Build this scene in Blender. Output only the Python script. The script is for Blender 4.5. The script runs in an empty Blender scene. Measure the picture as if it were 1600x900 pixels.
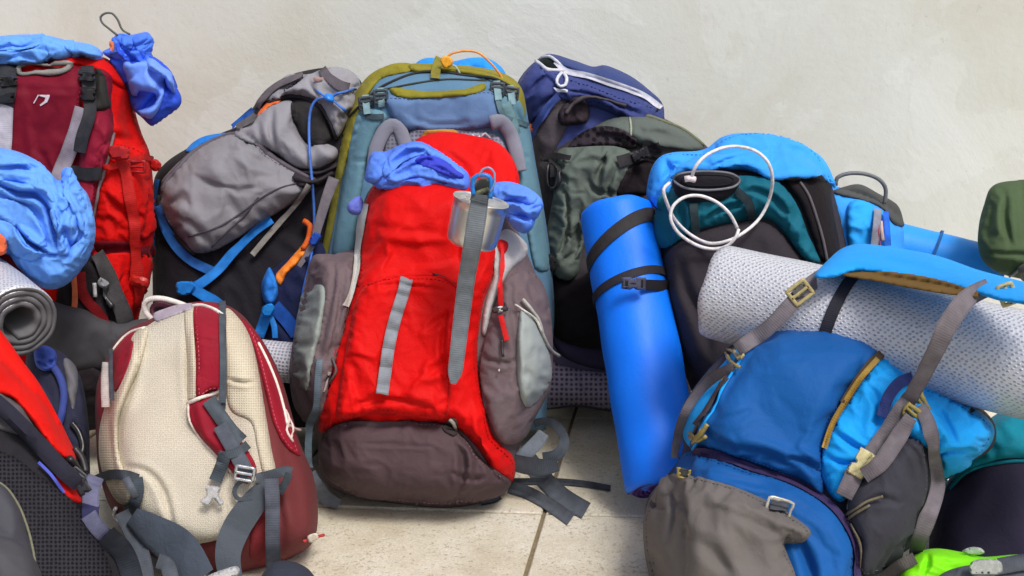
import bpy, math, random
import numpy as np
from mathutils import Vector, Matrix
from mathutils.geometry import delaunay_2d_cdt
from mathutils.kdtree import KDTree

R_ = math.radians
# ------------------------------------------------------------------ camera, sky, sun, exposure
FPX = 1778.0                      # focal length in pixels of the 1600 px wide photograph
CAMP = np.array([0.0, -2.3, 1.05])
PITCH = R_(13.7)
WALLY = 0.95
sc = bpy.context.scene
col = sc.collection
cd = bpy.data.cameras.new('camera')
cd.sensor_width = 36.0
cd.lens = 36.0 * FPX / 1600.0
cd.clip_start = 0.05
cd.clip_end = 200
cam = bpy.data.objects.new('camera', cd)
cam.location = CAMP
cam.rotation_euler = (R_(90) - PITCH, 0, 0)
col.objects.link(cam)
sc.camera = cam
SUN_EL, SUN_AZ = 56.0, 148.0      # azimuth measured clockwise from +Y
wd = bpy.data.worlds.new('World')
sc.world = wd
wd.use_nodes = True
wn = wd.node_tree
wn.nodes.clear()
wo = wn.nodes.new('ShaderNodeOutputWorld')
wb = wn.nodes.new('ShaderNodeBackground')
ws = wn.nodes.new('ShaderNodeTexSky')
ws.sky_type = 'NISHITA'
ws.sun_disc = False
ws.sun_elevation = R_(SUN_EL)
ws.sun_rotation = R_(SUN_AZ)
ws.air_density = 1.0
ws.dust_density = 4.0
ws.ozone_density = 0.6
wb.inputs['Strength'].default_value = 0.13
wn.links.new(ws.outputs[0], wb.inputs[0])
wn.links.new(wb.outputs[0], wo.inputs[0])
sl = bpy.data.lights.new('sun', 'SUN')
sl.energy = 2.25
sl.angle = R_(16)
sl.color = (1.0, 0.97, 0.93)
so = bpy.data.objects.new('sun', sl)
az = R_(SUN_AZ); el = R_(SUN_EL)
sdir = Vector((math.sin(az) * math.cos(el), math.cos(az) * math.cos(el), math.sin(el)))
so.rotation_euler = sdir.to_track_quat('Z', 'Y').to_euler()
so.location = (1.5, -3, 4)
col.objects.link(so)
sc.view_settings.view_transform = 'Standard'
sc.view_settings.look = 'None'
sc.view_settings.gamma = 1.0
sc.view_settings.use_curve_mapping = False
sc.view_settings.exposure = 0.08

# ------------------------------------------------------------------ pixels to points
cp, sp = math.cos(PITCH), math.sin(PITCH)

def ray(px, py):
    x = (np.asarray(px, float) - 800.0) / FPX
    y = (450.0 - np.asarray(py, float)) / FPX
    return np.stack([x, cp + y * sp, -sp + y * cp], -1)

def at(px, py, Y):
    d = ray(px, py)
    t = (np.asarray(Y, float) - CAMP[1]) / d[..., 1]
    return CAMP + d * t[..., None]

def floorY(px, py):
    d = ray(px, py)
    dz = np.minimum(d[..., 2], -1e-4)
    t = (0.0015 - CAMP[2]) / dz
    return CAMP[1] + d[..., 1] * t

def clampY(px, py, Y):
    return np.minimum(np.minimum(Y, floorY(px, py)), WALLY - 0.006)

def pxm(Y):                       # metres per photo pixel at about distance Y
    return (Y - CAMP[1]) * 1.03 / FPX

# ------------------------------------------------------------------ noise
_rs = np.random.RandomState(7)
_PERM = np.tile(_rs.permutation(512), 2)
_G = np.stack([np.cos(np.linspace(0, 2 * np.pi, 512, False)), np.sin(np.linspace(0, 2 * np.pi, 512, False))], -1)
_G = _G[_rs.permutation(512)]

def gn(x, y, seed=0):
    x = np.asarray(x, float) + seed * 17.31
    y = np.asarray(y, float) + seed * 9.17
    xi = np.floor(x).astype(int); yi = np.floor(y).astype(int)
    xf = x - xi; yf = y - yi
    u = xf * xf * xf * (xf * (xf * 6 - 15) + 10); v = yf * yf * yf * (yf * (yf * 6 - 15) + 10)
    def g(i, j, a, b):
        q = _G[_PERM[(_PERM[(xi + i) & 511] + yi + j) & 511]]
        return q[..., 0] * a + q[..., 1] * b
    n00 = g(0, 0, xf, yf); n10 = g(1, 0, xf - 1, yf); n01 = g(0, 1, xf, yf - 1); n11 = g(1, 1, xf - 1, yf - 1)
    return 1.4 * ((n00 * (1 - u) + n10 * u) * (1 - v) + (n01 * (1 - u) + n11 * u) * v)

def bowls(x, y, seed=0, off=.35):
    """lower envelope of paraboloids round scattered points: smooth hollows between sharp straight ridges"""
    x = np.asarray(x, float) + 100.5; y = np.asarray(y, float) + 100.5
    xi = np.floor(x).astype(int); yi = np.floor(y).astype(int); best = np.full(x.shape, 9.0)
    for i in (-1, 0, 1):
        for j in (-1, 0, 1):
            a = xi + i; b = yi + j
            h = _PERM[(_PERM[(a + seed * 31) & 511] + b * 7) & 511]
            h2 = _PERM[(h + 131) & 511]; h3 = _PERM[(h + 277) & 511]
            dx = x - (a + .1 + .8 * h / 511.); dy = y - (b + .1 + .8 * h2 / 511.)
            best = np.minimum(best, dx * dx + dy * dy + off * (h3 / 511.))
    return np.minimum(best, 1.2)

# ------------------------------------------------------------------ outlines
def smooth(pts, closed=True, step=5.0):
    """Catmull-Rom through the points (any number of columns; a point with last column 'c' is a corner)."""
    corner = [len(p) and p[-1] == 'c' for p in pts]
    P = np.array([[float(v) for v in p if v != 'c'] for p in pts])
    n = len(P); out = []
    m = n if closed else n - 1
    for i in range(m):
        a, b = P[i], P[(i + 1) % n]
        pa = P[(i - 1) % n] if (closed or i > 0) else a
        pb = P[(i + 2) % n] if (closed or i < n - 2) else b
        ta = (b - pa) * 0.5; tb = (pb - a) * 0.5
        L = np.linalg.norm((b - a)[:2]) + 1e-6
        if corner[i]: ta = (b - a)
        if corner[(i + 1) % n]: tb = (b - a)
        la = np.linalg.norm(ta[:2]) + 1e-6; lb = np.linalg.norm(tb[:2]) + 1e-6
        ta = ta * min(1, 1.1 * L / la); tb = tb * min(1, 1.1 * L / lb)
        k = max(1, int(round(L / step)))
        t = (np.arange(k) / k)[:, None]
        out.append((2 * t**3 - 3 * t**2 + 1) * a + (t**3 - 2 * t**2 + t) * ta + (-2 * t**3 + 3 * t**2) * b + (t**3 - t**2) * tb)
    out = np.concatenate(out)
    if not closed: out = np.concatenate([out, P[-1:]])
    return out

def inside(P, O):
    x, y = P[:, 0], P[:, 1]
    r = np.zeros(len(P), bool)
    x1, y1 = O[:, 0], O[:, 1]; x2, y2 = np.roll(x1, -1), np.roll(y1, -1)
    for i in range(len(O)):
        if y1[i] == y2[i]: continue
        c = ((y1[i] > y) != (y2[i] > y)) & (x < (x2[i] - x1[i]) * (y - y1[i]) / (y2[i] - y1[i]) + x1[i])
        r ^= c
    return r

def bdist(P, O, closed=True):
    """distance to an outline and arc position of the nearest point"""
    A = O; B = np.roll(O, -1, 0)
    if not closed: A, B = O[:-1], O[1:]
    D = B - A; L = np.hypot(D[:, 0], D[:, 1]) + 1e-9
    S = np.concatenate([[0], np.cumsum(L)[:-1]])
    d = np.empty(len(P)); s = np.empty(len(P))
    for k in range(0, len(P), 3000):
        Q = P[k:k + 3000]
        t = ((Q[:, None, 0] - A[:, 0]) * D[:, 0] + (Q[:, None, 1] - A[:, 1]) * D[:, 1]) / (L * L)
        t = np.clip(t, 0, 1)
        dd = np.hypot(Q[:, None, 0] - A[:, 0] - t * D[:, 0], Q[:, None, 1] - A[:, 1] - t * D[:, 1])
        j = dd.argmin(1); r = np.arange(len(Q))
        d[k:k + 3000] = dd[r, j]; s[k:k + 3000] = S[j] + t[r, j] * L[j]
    return d, s, L.sum()

def phi(P, O):
    d, s, L = bdist(P, O)
    seg = np.hypot(*(np.roll(O, -1, 0) - O).T)
    M = (O + np.roll(O, -1, 0)) / 2
    I = np.zeros(len(P))
    for k in range(0, len(P), 3000):
        Q = P[k:k + 3000]
        r2 = (Q[:, None, 0] - M[:, 0])**2 + (Q[:, None, 1] - M[:, 1])**2
        I[k:k + 3000] = (seg / (r2 * r2 + 1e-9)).sum(1)
    f = (I / (math.pi / 2))**(-1 / 3.)
    w = np.clip((d - 4) / 8.0, 0, 1)
    return f * w + d * (1 - w), d, s, L

# ------------------------------------------------------------------ surfaces
def wrinkle(P, w, seed, d, s, L):
    if not w: return 0.0
    x, y = P[:, 0], P[:, 1]
    r = np.zeros(len(P))
    for (amp, sc_, ang, an) in w.get('fold', ()):
        a = R_(ang); u = (x * math.cos(a) + y * math.sin(a)) / sc_ / an; v = (-x * math.sin(a) + y * math.cos(a)) / sc_
        wx = gn(u * .7 + 3, v * .7, seed + 5) * 0.8; wy = gn(u * .7, v * .7 + 8, seed + 6) * 0.8
        n = gn(u + wx, v + wy, seed)
        b = np.abs(n)
        n2 = gn(u * 2.1 + wy, v * 2.1 - wx, seed + 2)
        r += amp * (0.55 - 1.5 * b + 0.25 * n2) * (0.35 + np.clip(gn(x / 110., y / 110., seed + 9) + 0.5, 0, 1))
    for (amp, sc_, ang, an) in w.get('facet', ()):
        a = R_(ang); wx = gn(x / sc_ * .5, y / sc_ * .5, seed + 31) * .5; wy = gn(x / sc_ * .5 + 7, y / sc_ * .5, seed + 32) * .5
        u = (x * math.cos(a) + y * math.sin(a)) / sc_ / an + wx; v = (-x * math.sin(a) + y * math.cos(a)) / sc_ + wy
        m = .25 + np.clip(gn(x / 90., y / 90., seed + 33) * 1.4 + .45, 0, 1)
        r += amp * (bowls(u, v, seed) + .35 * bowls(u * 2.2, v * 2.2, seed + 5) - .4) * m
    for (amp, sc_) in w.get('lump', ()):
        r += amp * gn(x / sc_, y / sc_, seed + 3)
    for (amp, sc_) in w.get('crump', ()):
        wx = gn(x / sc_ * .6, y / sc_ * .6, seed + 21) * 1.3; wy = gn(x / sc_ * .6 + 7, y / sc_ * .6 + 3, seed + 22) * 1.3
        a1 = np.abs(gn(x / sc_ + wx, y / sc_ + wy, seed + 23)); a2 = np.abs(gn(x / sc_ * 1.9 - wy, y / sc_ * 1.9 + wx, seed + 24)); a3 = np.abs(gn(x / sc_ * 3.9 + wy, y / sc_ * 3.9, seed + 25))
        an = gn(x / 90., y / 90., seed + 30) * 1.2 + .5; ca, sa = np.cos(an), np.sin(an)
        ca, sa = math.cos(.6 + seed), math.sin(.6 + seed)
        u = (x * ca + y * sa) / sc_ / 1.7 + wx * .35; v = (-x * sa + y * ca) / sc_ + wy * .35
        r += amp * (1.1 * bowls(u, v, seed) + .40 * bowls(u * 1.9 + wy * .3, v * 2.3, seed + 3) - .55)
    for (amp, lam, dec) in w.get('puck', ()):
        m = max(3, int(L / lam)); th = 2 * math.pi * s / L; rad = m / 6.28
        q = gn(rad * np.cos(th) + 50, rad * np.sin(th) + d / (dec * 3), seed + 4)
        r += -amp * np.abs(q) * 2 * np.exp(-(d / dec)**2) * np.clip(d / 3, 0, 1)
    for pts, wid, amp in w.get('lap', ()):
        C = smooth(pts, False, 4)
        dd, ss, LL = bdist(P, C, False)
        A = C[:-1]; D = np.diff(C, axis=0); Ls = np.hypot(*D.T); S = np.concatenate([[0], np.cumsum(Ls)[:-1]])
        j = np.clip(np.searchsorted(S, ss, side='right') - 1, 0, len(A) - 1)
        sg = np.sign(D[j, 0] * (P[:, 1] - A[j, 1]) - D[j, 1] * (P[:, 0] - A[j, 0]))
        q = np.clip(ss / LL, 0, 1); tp = np.sin(q * math.pi)**.5 * ((q > .001) & (q < .999))
        r += amp * tp * np.where(sg < 0, np.exp(-dd / wid), -.35 * np.exp(-dd / 5.0)) * (1 - np.exp(-(dd / 3.5)**2)) * 1.35
    for cr in w.get('crease', ()):
        pts, wid, amp = cr
        C = smooth(pts, False, 6)
        dd, ss, LL = bdist(P, C, False)
        tp = np.sin(np.clip(ss / LL, 0, 1) * math.pi)**0.6
        wv = wid * (0.5 + 0.5 * tp)
        r += -amp * tp * np.exp(-(dd / wv)**2) + 0.45 * amp * tp * np.exp(-((dd - 2.2 * wv) / (1.3 * wv))**2)
    return r

class Form:
    """a stack of surfaces; Yf(P) is the depth of the outermost one"""
    def __init__(s, Y):
        c = np.array(Y, float)
        if c.ndim == 0: s.co = np.array([0, 0, float(c)])
        elif len(c) == 2:      # (py, Y) pairs: depth varies with height only
            k = (c[1, 1] - c[0, 1]) / (c[1, 0] - c[0, 0]); s.co = np.array([0, k, c[0, 1] - k * c[0, 0]])
        else:
            A = np.c_[c[:, 0], c[:, 1], np.ones(len(c))]; s.co = np.linalg.lstsq(A, c[:, 2], rcond=None)[0]
        s.layers = []; s.root = None
    def base(s, P): return P[:, 0] * s.co[0] + P[:, 1] * s.co[1] + s.co[2]
    def Yf(s, P, n=None):
        P = np.asarray(P, float).reshape(-1, P.shape[-1] if hasattr(P, 'shape') else 2)[:, :2]
        y = s.base(P)
        for f in (s.layers if n is None else s.layers[:n]): y = np.minimum(y, f(P))
        return clampY(P[:, 0], P[:, 1], y)

def base_thing(name, label, cat, loc, group=None):
    o = bpy.data.objects.new(name, None)
    o.empty_display_size = .05
    col.objects.link(o); o.location = loc
    o['label'] = label; o['category'] = cat
    if group: o['group'] = group
    return o

def tag(o, label=None, cat=None, group=None, kind=None):
    for k, v in (('label', label), ('category', cat), ('group', group), ('kind', kind)):
        if v: o[k] = v
    return o

def link(name, V, Fc, mat, parent=None, uv=None, smoothf=True, midx=None, sharp=None):
    """links vertices (world) and faces as one mesh object under its parent"""
    V = np.asarray(V, float)
    me = bpy.data.meshes.new(name)
    if parent is not None:
        off = np.array(parent.location); pp = parent.parent
        while pp is not None: off = off + np.array(pp.location); pp = pp.parent
    else:
        off = (V.min(0) + V.max(0)) / 2; off[2] = V[:, 2].min()
    me.from_pydata((V - off).tolist(), [], [tuple(int(i) for i in f) for f in Fc])
    for m in (mat if isinstance(mat, (list, tuple)) else [mat]): me.materials.append(m)
    if midx is not None: me.polygons.foreach_set('material_index', np.asarray(midx, dtype=np.int32))
    if smoothf: me.polygons.foreach_set('use_smooth', np.ones(len(me.polygons), bool))
    if uv is not None:
        ul = me.uv_layers.new(name='UVMap')
        li = np.empty(len(me.loops), np.int32); me.loops.foreach_get('vertex_index', li)
        ul.data.foreach_set('uv', np.asarray(uv, float)[li].ravel())
    me.update()
    if sharp: me.set_sharp_from_angle(angle=R_(sharp))
    o = bpy.data.objects.new(name, me); col.objects.link(o)
    if parent is not None: o.parent = parent
    else: o.location = off
    SEQ[o.name] = len(SEQ)
    return o

def triang(O, g):
    lo = O.min(0); hi = O.max(0)
    xs = np.arange(lo[0], hi[0], g); ys = np.arange(lo[1], hi[1], g * .866)
    X, Y = np.meshgrid(xs, ys); X = X + (np.arange(len(ys)) % 2)[:, None] * g * .5
    P = np.c_[X.ravel(), Y.ravel()]
    P = P[inside(P, O)]
    if len(P):
        d, _, _ = bdist(P, O); P = P[d > g * .45]
    n = len(O)
    V = [Vector((float(a), float(b))) for a, b in np.concatenate([O, P])]
    r = delaunay_2d_cdt(V, [(i, (i + 1) % n) for i in range(n)], [], 1, 1e-4)
    P2 = np.array([(v.x, v.y) for v in r[0]])
    F = np.array([f for f in r[2] if len(f) == 3], int)
    a = P2[F[:, 0]]; b = P2[F[:, 1]]; c = P2[F[:, 2]]
    ar = (b[:, 0] - a[:, 0]) * (c[:, 1] - a[:, 1]) - (b[:, 1] - a[:, 1]) * (c[:, 0] - a[:, 0])
    F[ar > 0] = F[ar > 0][:, ::-1]
    return P2, F

_seed = [0]
SIM = []
def settle(frames=22):
    """lets the loose fabric buckle: cloth a little larger than its pinned outline, a short simulation, kept as plain mesh"""
    if not SIM: return
    for o, nf, bd, grow, bend, *_ in SIM:
        n = len(o.data.vertices); vg = o.vertex_groups.new(name='pin')
        vg.add(list(range(nf, n)) + list(bd), 1.0, 'REPLACE')
        m = o.modifiers.new('cloth', 'CLOTH'); s = m.settings
        s.vertex_group_mass = 'pin'; s.quality = 4; s.mass = .12; s.air_damping = 4
        s.tension_stiffness = 20; s.compression_stiffness = 20; s.shear_stiffness = 8; s.bending_stiffness = bend
        s.tension_damping = 5; s.compression_damping = 5; s.shear_damping = 5; s.bending_damping = .5
        s.shrink_min = -grow; s.shrink_max = -grow; s.effector_weights.gravity = .0
        m.collision_settings.use_collision = False
        m.point_cache.frame_start = 1; m.point_cache.frame_end = frames + 2
    for f in range(1, frames + 1): sc.frame_set(f)
    dg = bpy.context.evaluated_depsgraph_get()
    for ent in SIM:
        o, nf = ent[0], ent[1]
        e = o.evaluated_get(dg); k = len(o.data.vertices)
        co = np.empty(k * 3); e.data.vertices.foreach_get('co', co)
        old = np.empty(k * 3); o.data.vertices.foreach_get('co', old)
        d = np.linalg.norm((co - old).reshape(-1, 3), axis=1)
        if not np.isfinite(co).all() or d.max() > .09: print('cloth skipped', o.name, d.max()); continue
        co = co.reshape(-1, 3); old = old.reshape(-1, 3)
        lim = ent[5] if ent[5] is not None else .005
        co[:, 1] = np.minimum(co[:, 1], old[:, 1] + lim)
        off = world_off(o); W0 = old[:nf] + off; P = to_px(W0)
        if len(ent) > 7:
            form, li = ent[6], ent[7]
            ym = np.full(nf, 1e3)
            for L in form.layers[li + 1:]: ym = np.minimum(ym, L(P))
            c = ym < 500
            co[:nf][c, 1] = np.maximum(co[:nf][c, 1], np.minimum(old[:nf][c, 1], ym[c] - off[1] + .006))
        z = co[:, 2] + off[2]; co[:, 2] = np.where((z < .001) & (old[:, 2] + off[2] >= 0), .001 - off[2], co[:, 2])
        kd = KDTree(nf)
        for i in range(nf): kd.insert((P[i, 0], P[i, 1], 0), i)
        kd.balance()
        BK.append((o, co.ravel())); FIELD.append((SEQ[o.name], root_of(o).name, kd, co[:nf] - old[:nf]))
    simmed = {e[0].name for e in SIM}
    # pieces sewn onto the fabric move with it
    for o in list(sc.objects):
        if o.type != 'MESH' or o.name in simmed or o.name not in SEQ or o.name.split('.')[0] in ('white_bungee', 'cord_bead', 'collar', 'collar_rim', 'collar_opening', 'belt_loop', 'loose_strap', 'wire_handle', 'tan_zip', 'dark_zip_tape'): continue
        fl = [f for f in FIELD if f[1] == root_of(o).name and f[0] < SEQ[o.name]]
        if not fl: continue
        k = len(o.data.vertices); co = np.empty(k * 3); o.data.vertices.foreach_get('co', co); co = co.reshape(-1, 3)
        P = to_px(co + world_off(o)); isstrap = o.name in STRAPS; D = np.zeros((k, 3))
        for i in range(k):
            for seq, rn, kd, dd in sorted(fl, key=lambda f: -f[0]):
                near = kd.find_n((P[i, 0], P[i, 1], 0), 9 if isstrap else 4)
                if near and near[0][2] < 7:
                    q = dd[[n_[1] for n_ in near]]
                    D[i] = q[q[:, 1].argmin()] * (1 if q[:, 1].min() < 0 else .3) if isstrap else q.mean(0)
                    break
        if isstrap:
            for _ in range(3): D[4:-4] = (D[:-8] + D[4:-4] * 2 + D[8:]) / 4 if k > 12 else D[4:-4]
        o.data.vertices.foreach_set('co', (co + D).ravel()); o.data.update()
    for o, *_ in SIM: o.modifiers.clear(); o.vertex_groups.clear()
    for o, co in BK:
        o.data.vertices.foreach_set('co', co); o.data.update()
    sc.frame_set(1)
BK = []; FIELD = []; SEQ = {}; STRAPS = set()
def root_of(o):
    while o.parent is not None: o = o.parent
    return o
def world_off(o):
    v = np.array(o.location); p = o.parent
    while p is not None: v = v + np.array(p.location); p = p.parent
    return v
def to_px(W):
    d = W - CAMP; f = d[:, 1] * cp - d[:, 2] * sp; u = d[:, 1] * sp + d[:, 2] * cp
    return np.c_[800 + FPX * d[:, 0] / f, 450 - FPX * u / f]
def _shell(name, O, g, yf, yb, mat, parent, sharp=None, sim=None):
    P, F = triang(O, g)
    Yf = yf(P); Yb = np.maximum(yb(P), Yf + .0006)
    Yf = clampY(P[:, 0], P[:, 1], Yf)
    Yb = np.maximum(clampY(P[:, 0], P[:, 1], Yb), Yf)
    n = len(P)
    V = np.concatenate([at(P[:, 0], P[:, 1], Yf), at(P[:, 0], P[:, 1], Yb)])
    e = np.concatenate([F[:, [0, 1]], F[:, [1, 2]], F[:, [2, 0]]])
    key = set(map(tuple, e.tolist()))
    be = [(a, b) for a, b in key if (b, a) not in key]
    faces = F.tolist() + (F[:, ::-1] + n).tolist() + [(b, a, a + n, b + n) for a, b in be]
    uv = np.tile(P / 1000.0, (2, 1))
    o = link(name, V, faces, mat, parent, uv, sharp=sharp)
    if sim: SIM.append((o, n, sorted({a for e_ in be for a in e_}), sim[0], sim[1], sim[2] if len(sim) > 2 else None))
    return o

def body(form, name, O, T, R, mat, Tb=None, w=None, g=6, seed=None, power=1.0):
    """closed soft volume: bulges T metres to the front and Tb to the back within the outline"""
    O = smooth(O, True, g)
    _seed[0] += 1; sd = seed if seed is not None else _seed[0]
    Tb = T if Tb is None else Tb
    def prof(P):
        f, d, s, L = phi(P, O)
        t = np.clip(f / R, 0, 1)
        return (np.sqrt(1 - (1 - t)**2))**power, d, s, L
    def yf(P):
        q, d, s, L = prof(P)
        return form.base(P) - T * q - wrinkle(P, w, sd, d, s, L) * np.clip(d / 14, 0, 1)
    def lay(P):
        r = np.full(len(P), 1e3); m = inside(P, O)
        if m.any(): r[m] = yf(P[m])
        return r
    def yb(P):
        return form.base(P) + Tb * prof(P)[0]
    o = _shell(name, O, g, yf, yb, mat, form.root, sim=(w or {}).get('sim'))
    form.layers.append(lay)
    if (w or {}).get('sim'): SIM[-1] = SIM[-1] + (form, len(form.layers) - 1)
    return o

def panel(form, name, O, puff, R, mat, w=None, g=5, off=.0015, seed=None, add=True, parent=None, n=None, flat=False, st=None):
    """a sewn-on piece following what lies under it"""
    O = smooth(O, True, g)
    _seed[0] += 1; sd = seed if seed is not None else _seed[0]
    nl = len(form.layers) if n is None else n
    def yf(P):
        if flat:
            d, s, L = bdist(P, O); t = np.clip(d / R, 0, 1)
        else:
            f, d, s, L = phi(P, O); t = np.clip(f / R, 0, 1)
        q = np.sqrt(1 - (1 - t)**2)
        return form.Yf(P, nl) - off - puff * q - wrinkle(P, w, sd, d, s, L) * np.clip(d / 7, 0, 1)
    def yb(P): return form.Yf(P, nl) + .002
    def lay(P):
        r = np.full(len(P), 1e3); m = inside(P, O)
        if m.any(): r[m] = yf(P[m])
        return r
    o = _shell(name, O, g, yf, yb, mat, parent or form.root, sim=(w or {}).get('sim'))
    if add: form.layers.append(lay)
    if add and (w or {}).get('sim'): SIM[-1] = SIM[-1] + (form, len(form.layers) - 1)
    if st: stitch(form, o, O, st)
    return o

def stitch(form, parent, O, colr, inset=5.0, dash=3.8, gapp=2.8):
    """a row of top stitches just inside the edge of a panel"""
    T = np.roll(O, -1, 0) - np.roll(O, 1, 0); T /= np.hypot(*T.T)[:, None] + 1e-9
    N = np.c_[-T[:, 1], T[:, 0]]
    if not inside(O[:1] + N[:1] * 3, O)[0]: N = -N
    P = O + N * inset
    d, _, _ = bdist(P, O); ok = d > inset * .9
    P2 = np.concatenate([P, P[:1]]); L = np.concatenate([[0], np.cumsum(np.hypot(*np.diff(P2, axis=0).T))])
    s = np.arange(0, L[-1] - dash, dash + gapp)
    a = np.c_[np.interp(s, L, P2[:, 0]), np.interp(s, L, P2[:, 1])]; b = np.c_[np.interp(s + dash, L, P2[:, 0]), np.interp(s + dash, L, P2[:, 1])]
    m = inside(a, O) & inside(b, O); da, _, _ = bdist(a, O); m &= (da > inset * .8) & (np.hypot(*(b - a).T) > dash * .7); a = a[m]; b = b[m]
    if not len(a): return
    t = b - a; t /= np.hypot(*t.T)[:, None]; n = np.c_[-t[:, 1], t[:, 0]] * .6
    V = []; F = []
    ya = form.Yf(a); yb = form.Yf(b)
    for k, (q, y) in enumerate(((a + n, ya), (b + n, yb), (b - n, yb), (a - n, ya))):
        for dy in (-.0009, .0009): V.append(at(q[:, 0], q[:, 1], y + dy))
    V = np.stack(V, 1).reshape(-1, 3)
    for i in range(len(a)):
        o = i * 8
        F += [(o + 6, o + 4, o + 2, o), (o, o + 2, o + 3, o + 1), (o + 2, o + 4, o + 5, o + 3), (o + 4, o + 6, o + 7, o + 5), (o + 6, o, o + 1, o + 7)]
    s_ = link('stitching', V, F, plas(colr, .8, 0, .1), parent, smoothf=False)
    s_['kind'] = 'stuff'

def _relax(y, k):
    """taut line: a strap bridges hollows rather than following them"""
    y = y.copy()
    for _ in range(k):
        m = y.copy(); m[1:-1] = np.minimum(y[1:-1], (y[:-2] + y[2:]) / 2); y = m
    return y

def strap(form, name, pts, wpx, mat, lift=.003, th=.0018, step=5, parent=None, wave=0, taut=6, nx=4, seed=3, tip=False, curl=0.0, hug=True):
    """webbing; points are (px, py) on the form, or (px, py, Y) in the air; a 4th value changes the width"""
    ex = len(pts[0]) >= 3
    P = smooth(pts, False, step)
    n = len(P)
    T = np.gradient(P[:, :2], axis=0); T /= (np.hypot(*T.T)[:, None] + 1e-9)
    N = np.c_[-T[:, 1], T[:, 0]]
    W = P[:, 3] if P.shape[1] > 3 else np.full(n, float(wpx))
    if tip: W = W * np.clip(np.linspace(0, 1, n)[::-1] * n * step / (wpx * .6), .12, 1)
    us = np.linspace(-1, 1, nx)
    arc = np.concatenate([[0], np.cumsum(np.hypot(*np.diff(P[:, :2], axis=0).T))])
    if ex: yc = P[:, 2]
    G = P[:, None, :2] + N[:, None, :] * us[None, :, None] * W[:, None, None] * .5
    if ex:
        Y = np.repeat(yc[:, None], nx, 1)
        if form is not None and form.layers and hug:
            Yh = form.Yf(G.reshape(-1, 2)).reshape(n, nx) - .004
            Y = np.minimum(Y, _relax(Yh.min(1), 12)[:, None])
    else:
        Y = form.Yf(G.reshape(-1, 2)).reshape(n, nx)
        Yc = _relax(Y.min(1), taut)
        Y = np.minimum(Y, Yc[:, None] + 0.4 * (Y - Y.min(1)[:, None]))
        Y = Y - lift
    if wave:
        Y = Y - wave * np.abs(np.sin(arc * math.pi / (wpx * 1.5)))[:, None]
    Y = Y - .0012 * (gn(arc[:, None] / 25., us[None, :] * .5, seed)) - curl * (1 - us[None, :]**2)
    gx = G[..., 0].ravel(); gy = G[..., 1].ravel()
    Yr = clampY(gx, gy, Y.ravel() + 0) - th
    V = np.concatenate([at(gx, gy, Yr), at(gx, gy, Yr + th)])
    m = n * nx; F = []
    for i in range(n - 1):
        for j in range(nx - 1):
            a = i * nx + j; b = a + 1; c = a + nx + 1; d = a + nx
            F.append((a, b, c, d)); F.append((d + m, c + m, b + m, a + m))
        a = i * nx; d = a + nx; F.append((a, d, d + m, a + m))
        a = i * nx + nx - 1; d = a + nx; F.append((d, a, a + m, d + m))
    for j in range(nx - 1):
        a = j; F.append((a + 1, a, a + m, a + 1 + m)); a = (n - 1) * nx + j; F.append((a, a + 1, a + 1 + m, a + m))
    k = pxm(float(np.mean(Y)))
    uv = np.c_[np.tile(us, n) * .5 + .5, np.repeat(arc, nx) * k]
    o_ = link(name, V, F, mat, parent or (form.root if form else None), np.tile(uv, (2, 1)), sharp=50)
    STRAPS.add(o_.name); return o_

def tube(name, C, r, mat, parent=None, closed=False, k=8, flat=1.0, up=None):
    """round cord through world points"""
    C = np.asarray(C, float); n = len(C)
    r = np.full(n, float(r)) if np.ndim(r) == 0 else np.asarray(r, float)
    T = (np.roll(C, -1, 0) - np.roll(C, 1, 0)) if closed else np.gradient(C, axis=0)
    T /= np.linalg.norm(T, axis=1)[:, None] + 1e-12
    a = np.array([0., 1, 0]) if up is None else np.array(up, float)
    V = []
    for i in range(n):
        u = np.cross(T[i], a); lu = np.linalg.norm(u)
        if lu < .2: u = np.cross(T[i], [1., 0, .2]); lu = np.linalg.norm(u)
        u /= lu; v = np.cross(u, T[i])
        for j in range(k):
            q = 2 * math.pi * j / k
            V.append(C[i] + r[i] * (math.cos(q) * u + flat * math.sin(q) * v))
    F = []
    for i in range(n if closed else n - 1):
        for j in range(k):
            b = (j + 1) % k; i2 = (i + 1) % n
            F.append((i * k + j, i * k + b, i2 * k + b, i2 * k + j)[::-1])
    if not closed:
        F.append(tuple(range(k))); F.append(tuple((n - 1) * k + j for j in range(k))[::-1])
    arc = np.concatenate([[0], np.cumsum(np.linalg.norm(np.diff(C, axis=0), axis=1))])
    uv = np.c_[np.tile(np.arange(k) / k, n), np.repeat(arc, k)]
    return link(name, V, F, mat, parent, uv)

def cord(form, name, pts, rpx, mat, lift=0, parent=None, closed=False, step=5, k=7, taut=3, flat=1.0):
    ex = len(pts[0]) >= 3 and pts[0][2] != 'c'
    P = smooth(pts, closed, step)
    Y = P[:, 2] if ex else form.Yf(P[:, :2])
    if not ex and not closed: Y = _relax(Y, taut)
    r = rpx * pxm(float(np.mean(Y)))
    Y = clampY(P[:, 0], P[:, 1], Y + r * .3) - lift - r * 1.0
    Yc = Y
    return tube(name, at(P[:, 0], P[:, 1], Yc), r, mat, parent or (form.root if form else None), closed, k, flat)

def plate(form, name, O, th, mat, lift=.004, parent=None, Y=None, g=4, R=2.5):
    """small hard plastic piece with its own outline"""
    O = smooth(O, True, g)
    c = O.mean(0)[None]
    y0 = (float(form.Yf(O).min()) if Y is None else (min(Y, float(form.Yf(O).min()) - .004) if form is not None and form.layers else Y)) - lift
    def yf(P):
        d, s, L = bdist(P, O); t = np.clip(d / min(R, 1.6), 0, 1)
        return y0 - th * t
    return _shell(name, O, g, yf, lambda P: np.full(len(P), y0 + th * .2), mat, parent or (form.root if form else None), 32)

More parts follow.
